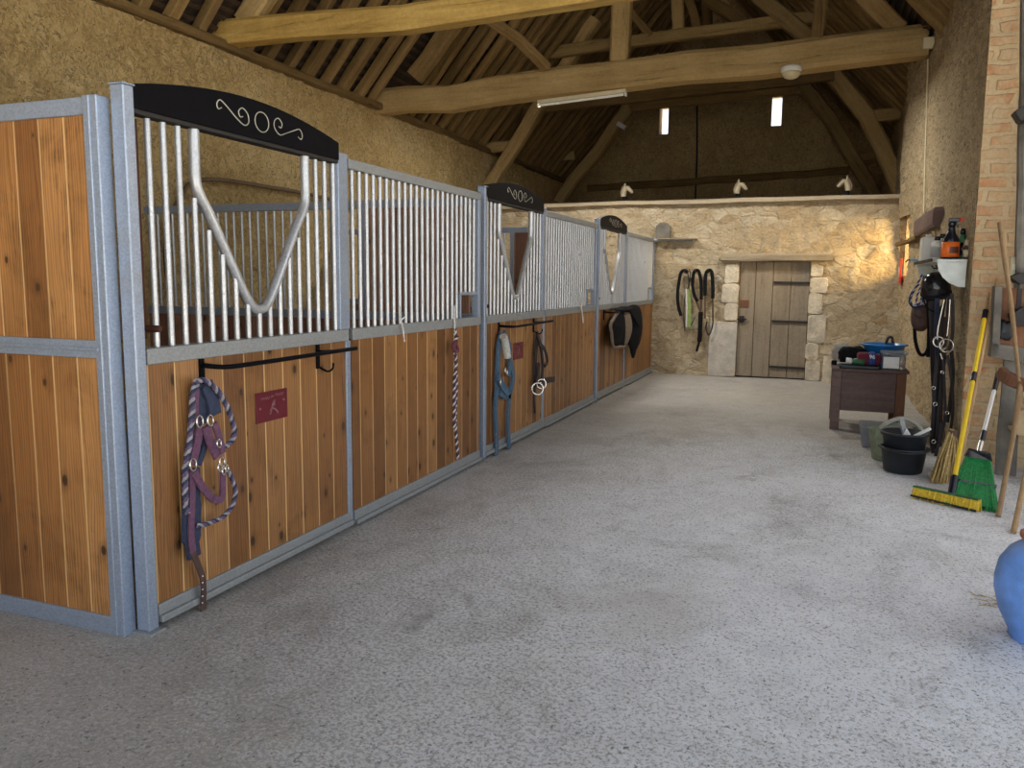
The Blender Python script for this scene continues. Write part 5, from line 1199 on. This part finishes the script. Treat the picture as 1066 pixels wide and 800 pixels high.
f1 = onZ(1055, 556); mb = MB(); mb.tube(smooth_path([f1+Vector((0, 0, .006)), fp(1068, 492, 5.85), fp(1076, 440, 6.1), fp(1080, 404, 6.32)], 4), [.016]*8+[.019]*5, 10); part(mb, 'tine', 'handle_wood', t)
# weathered plank behind the fork
a_, b_ = onZ(1046, 495), onY(1056, 372, 7.15)
mb = MB(); mb.rough([a_+Vector((0, 0, .0)), b_], .14, .04, 91, .004, up=(0, 1, .2)); tag(mb.build('grey_plank', 'slate'), 'weathered grey plank standing upright behind the wooden fork', 'plank')
# open wooden frame on the brick wall
t = thing('wooden_tray', 'old grey wooden tray frame hanging on the brick wall behind the fork', 'frame', onY(1050, 335, 7.2))
fy = 7.10
def fpt(x, y, dy=0): return onY(x, y, fy+dy)
for pl in (((1036, 298), (1044, 298), (1040, 372), (1032, 372)), ((1033, 357), (1085, 366), (1085, 382), (1031, 372))):
    mb = MB(); mb.prism([fpt(*q) for q in pl], (0, 0, 0), (0, .12, 0)); part(mb, 'side_board', 'slate', t, .004)
mb = MB(); mb.prism([fpt(x, y, .10) for x, y in ((1040, 300), (1082, 300), (1085, 370), (1036, 362))], (0, 0, 0), (0, .02, 0)); part(mb, 'back_board', 'leg_wood', t)
t = thing('rag', 'dark crumpled rag tucked in the grey wooden tray frame', 'cloth', fpt(1047, 345))
q = fpt(1047.5, 343, .05); box_pillow(q.x-.055, q.x+.05, q.y-.04, q.y+.04, q.z-.085, q.z+.07, 'black_rubber', 'rag', t, .8, .04)
p = onY(1055, 278, 7.15); t = thing('switch_box', 'small cream switch box on the brick wall above the grey tray frame', 'electrical box', p)
mb = MB(); mb.box(p.x-.025, p.x+.05, p.y-.03, p.y+.05, p.z-.075, p.z+.075); part(mb, 'box', 'cream_plastic', t, .006)
mb = MB(); mb.box(p.x-.01, p.x+.02, p.y-.036, p.y-.028, p.z-.02, p.z+.02); part(mb, 'rocker', 'white_plastic', t, .002)
t = thing('iron_bracket', 'dark iron bracket on the brick at the right edge below the switch box', 'bracket', onY(1062, 300, 7.1))
mb = MB(); mb.prism([onY(x, y, 7.0) for x, y in ((1052, 289), (1062, 284), (1085, 284), (1085, 294), (1062, 296))], (0, 0, 0), (0, .18, 0)); part(mb, 'arm', 'iron', t, .003)
mb = MB(); mb.prism([onY(x, y, 7.02) for x, y in ((1053, 328), (1064, 320), (1085, 320), (1085, 342), (1056, 339))], (0, 0, 0), (0, .16, 0)); part(mb, 'cup', 'iron', t, .003)
mb = MB(); mb.bar(onY(1062, 295, 7.08), onY(1060, 325, 7.08), .03, .02, (0, 1, 0)); part(mb, 'stem', 'iron', t)
mb = MB(); a_, b_ = onY(1071, 300, 7.15), onY(1078, -20, 7.15); mb.rough([(a_.x, 7.12, a_.z), (b_.x, 7.12, b_.z)], .19, .10, 93, .006, up=(0, 1, 0)); tag(mb.build('door_post', 'slate'), 'dark grey upright post at the right edge of the brick wall', 'post')
p = onY(1064, 118, 6.95); t = thing('wall_lamp', 'dark wall lamp at the top right edge on the brick', 'lamp', p)
mb = MB(); mb.prism([onY(x, y, 6.93) for x, y in ((1056, 116), (1064, 110), (1082, 110), (1082, 126), (1062, 126))], (0, 0, 0), (0, .14, 0)); part(mb, 'housing', 'iron', t, .008)
mb = MB(); mb.bar(onY(1066, 118, 7.0), onY(1074, 118, 7.12), .03, .03); part(mb, 'arm', 'iron', t)
# light board on the floor at the right edge
t = thing('wooden_crate', 'light wooden crate just showing at the right edge behind the fork', 'crate', onZ(1066, 520))
q = onY(1058, 450, 6.75); cx0 = q.x
for z0, z1 in ((q.z-.02, q.z+.16),):
    mb = MB(); mb.box(cx0, cx0+.5, 6.74, 6.765, z0, z1); part(mb, 'board', 'board_new', t, .003)
    mb = MB(); mb.box(cx0, cx0+.5, 6.765, 7.05, z0, z0+.02); part(mb, 'bottom', 'board_new', t, .003)
for x in (cx0+.18, cx0+.45):
    mb = MB(); mb.box(x, x+.03, 6.77, 6.80, 0, q.z-.02); mb.box(x, x+.03, 7.0, 7.03, 0, q.z-.02); part(mb, 'leg', 'leg_wood', t)
# blue jar
p = Vector((.93, 3.74, 0))
t = thing('blue_jar', 'big blue glazed jar with terracotta rim on the floor at the right edge', 'jar', p)
mb = MB(); mb.lathe([(0, 0), (.118, 0), (.132, .01), (.134, .03), (.146, .055), (.178, .12), (.198, .20), (.200, .25), (.188, .32), (.155, .375), (.118, .405), (.10, .415)], p, 48); part(mb, 'body', 'jar', t)
mb = MB(); mb.lathe([(.10, .412), (.112, .418), (.122, .432), (.122, .446), (.108, .452), (.092, .446), (.085, .42), (.08, .38)], p, 48); part(mb, 'rim', 'terracotta', t)
mb = MB(); rg = random.Random(3); q = onZ(1035, 628)
for i in range(26):
    a = q+Vector((rg.uniform(-.06, .05), rg.uniform(-.07, .07), rg.uniform(.003, .012))); b = a+Vector((rg.uniform(-.06, .06), rg.uniform(-.05, .05), rg.uniform(-.002, .004))); b.z = max(b.z, .003); mb.tube([a, b], .0018, 4)
tag(mb.build('straw_wisp', 'straw'), 'small wisp of straw on the floor beside the blue jar', 'straw', kind='stuff')

# ================================================================== daylight, with added spot and fill lamps
w = bpy.data.worlds.new('sky'); sc.world = w; w.use_nodes = True; nt = w.node_tree
bg = nt.nodes['Background']; sk = N(nt, 'ShaderNodeTexSky', sky_type='HOSEK_WILKIE'); 
sk.turbidity = 4; sk.sun_direction = Vector((-.5, -.2, .8)).normalized(); sk.ground_albedo = .4
hsv = N(nt, 'ShaderNodeHueSaturation'); hsv.inputs['Saturation'].default_value = .3; L(nt, sk.outputs[0], hsv.inputs['Color']); L(nt, hsv.outputs[0], bg.inputs['Color'])
bg.inputs['Strength'].default_value = 2.0
sun = bpy.data.lights.new('sun', 'SUN'); sun.energy = 6; sun.angle = R(.6); sun.color = (1, .95, .86)
so = bpy.data.objects.new('sun', sun); COL.objects.link(so); so.rotation_euler = Vector((.5, .12, -.86)).to_track_quat('-Z', 'Y').to_euler()
def portal(name, loc, size, direction):
    l = bpy.data.lights.new(name, 'AREA'); l.shape = 'RECTANGLE'; l.size, l.size_y = size; l.cycles.is_portal = True
    o = bpy.data.objects.new(name, l); COL.objects.link(o); o.location = loc; o.rotation_euler = Vector(direction).to_track_quat('-Z', 'Z').to_euler()
portal('yard_opening', (-1, -2.2, 2.8), (8, 6), (0, 1, 0))
portal('side_opening', (1.9, 2.6, 2.0), (9.4, 4.2), (-1, 0, 0))
sp_ = bpy.data.lights.new('corner_glow_spot', 'SPOT'); sp_.energy = 380; sp_.color = (1, .68, .26); sp_.spot_size = R(50); sp_.spot_blend = 1; sp_.shadow_soft_size = .7  # unseen warm spot added for the glow in the back right corner
so = bpy.data.objects.new('corner_glow_spot', sp_); COL.objects.link(so); so.location = (2.9, 11.75, 2.25); so.rotation_euler = (Vector((.9, 12.55, 1.95))-Vector(so.location)).to_track_quat('-Z', 'Y').to_euler()
for nm, loc, sx, pw in (('strip_light_fill', (-3.1, 10.77, 3.80), 1.1, 26), ('round_lamp_fill', (-.52, 11.13, 3.90), .22, 13)):  # fill lights added below the unlit fixtures to brighten the back
    l = bpy.data.lights.new(nm, 'AREA'); l.shape = 'RECTANGLE'; l.size = sx; l.size_y = .08; l.energy = pw; l.color = (1, .95, .86)
    o = bpy.data.objects.new(nm, l); COL.objects.link(o); o.location = loc
sc.cycles.max_bounces = 16; sc.cycles.diffuse_bounces = 9

sc.view_settings.view_transform = 'Standard'; sc.view_settings.look = 'None'; sc.view_settings.gamma = 1; sc.view_settings.use_curve_mapping = False
sc.view_settings.exposure = 2.1
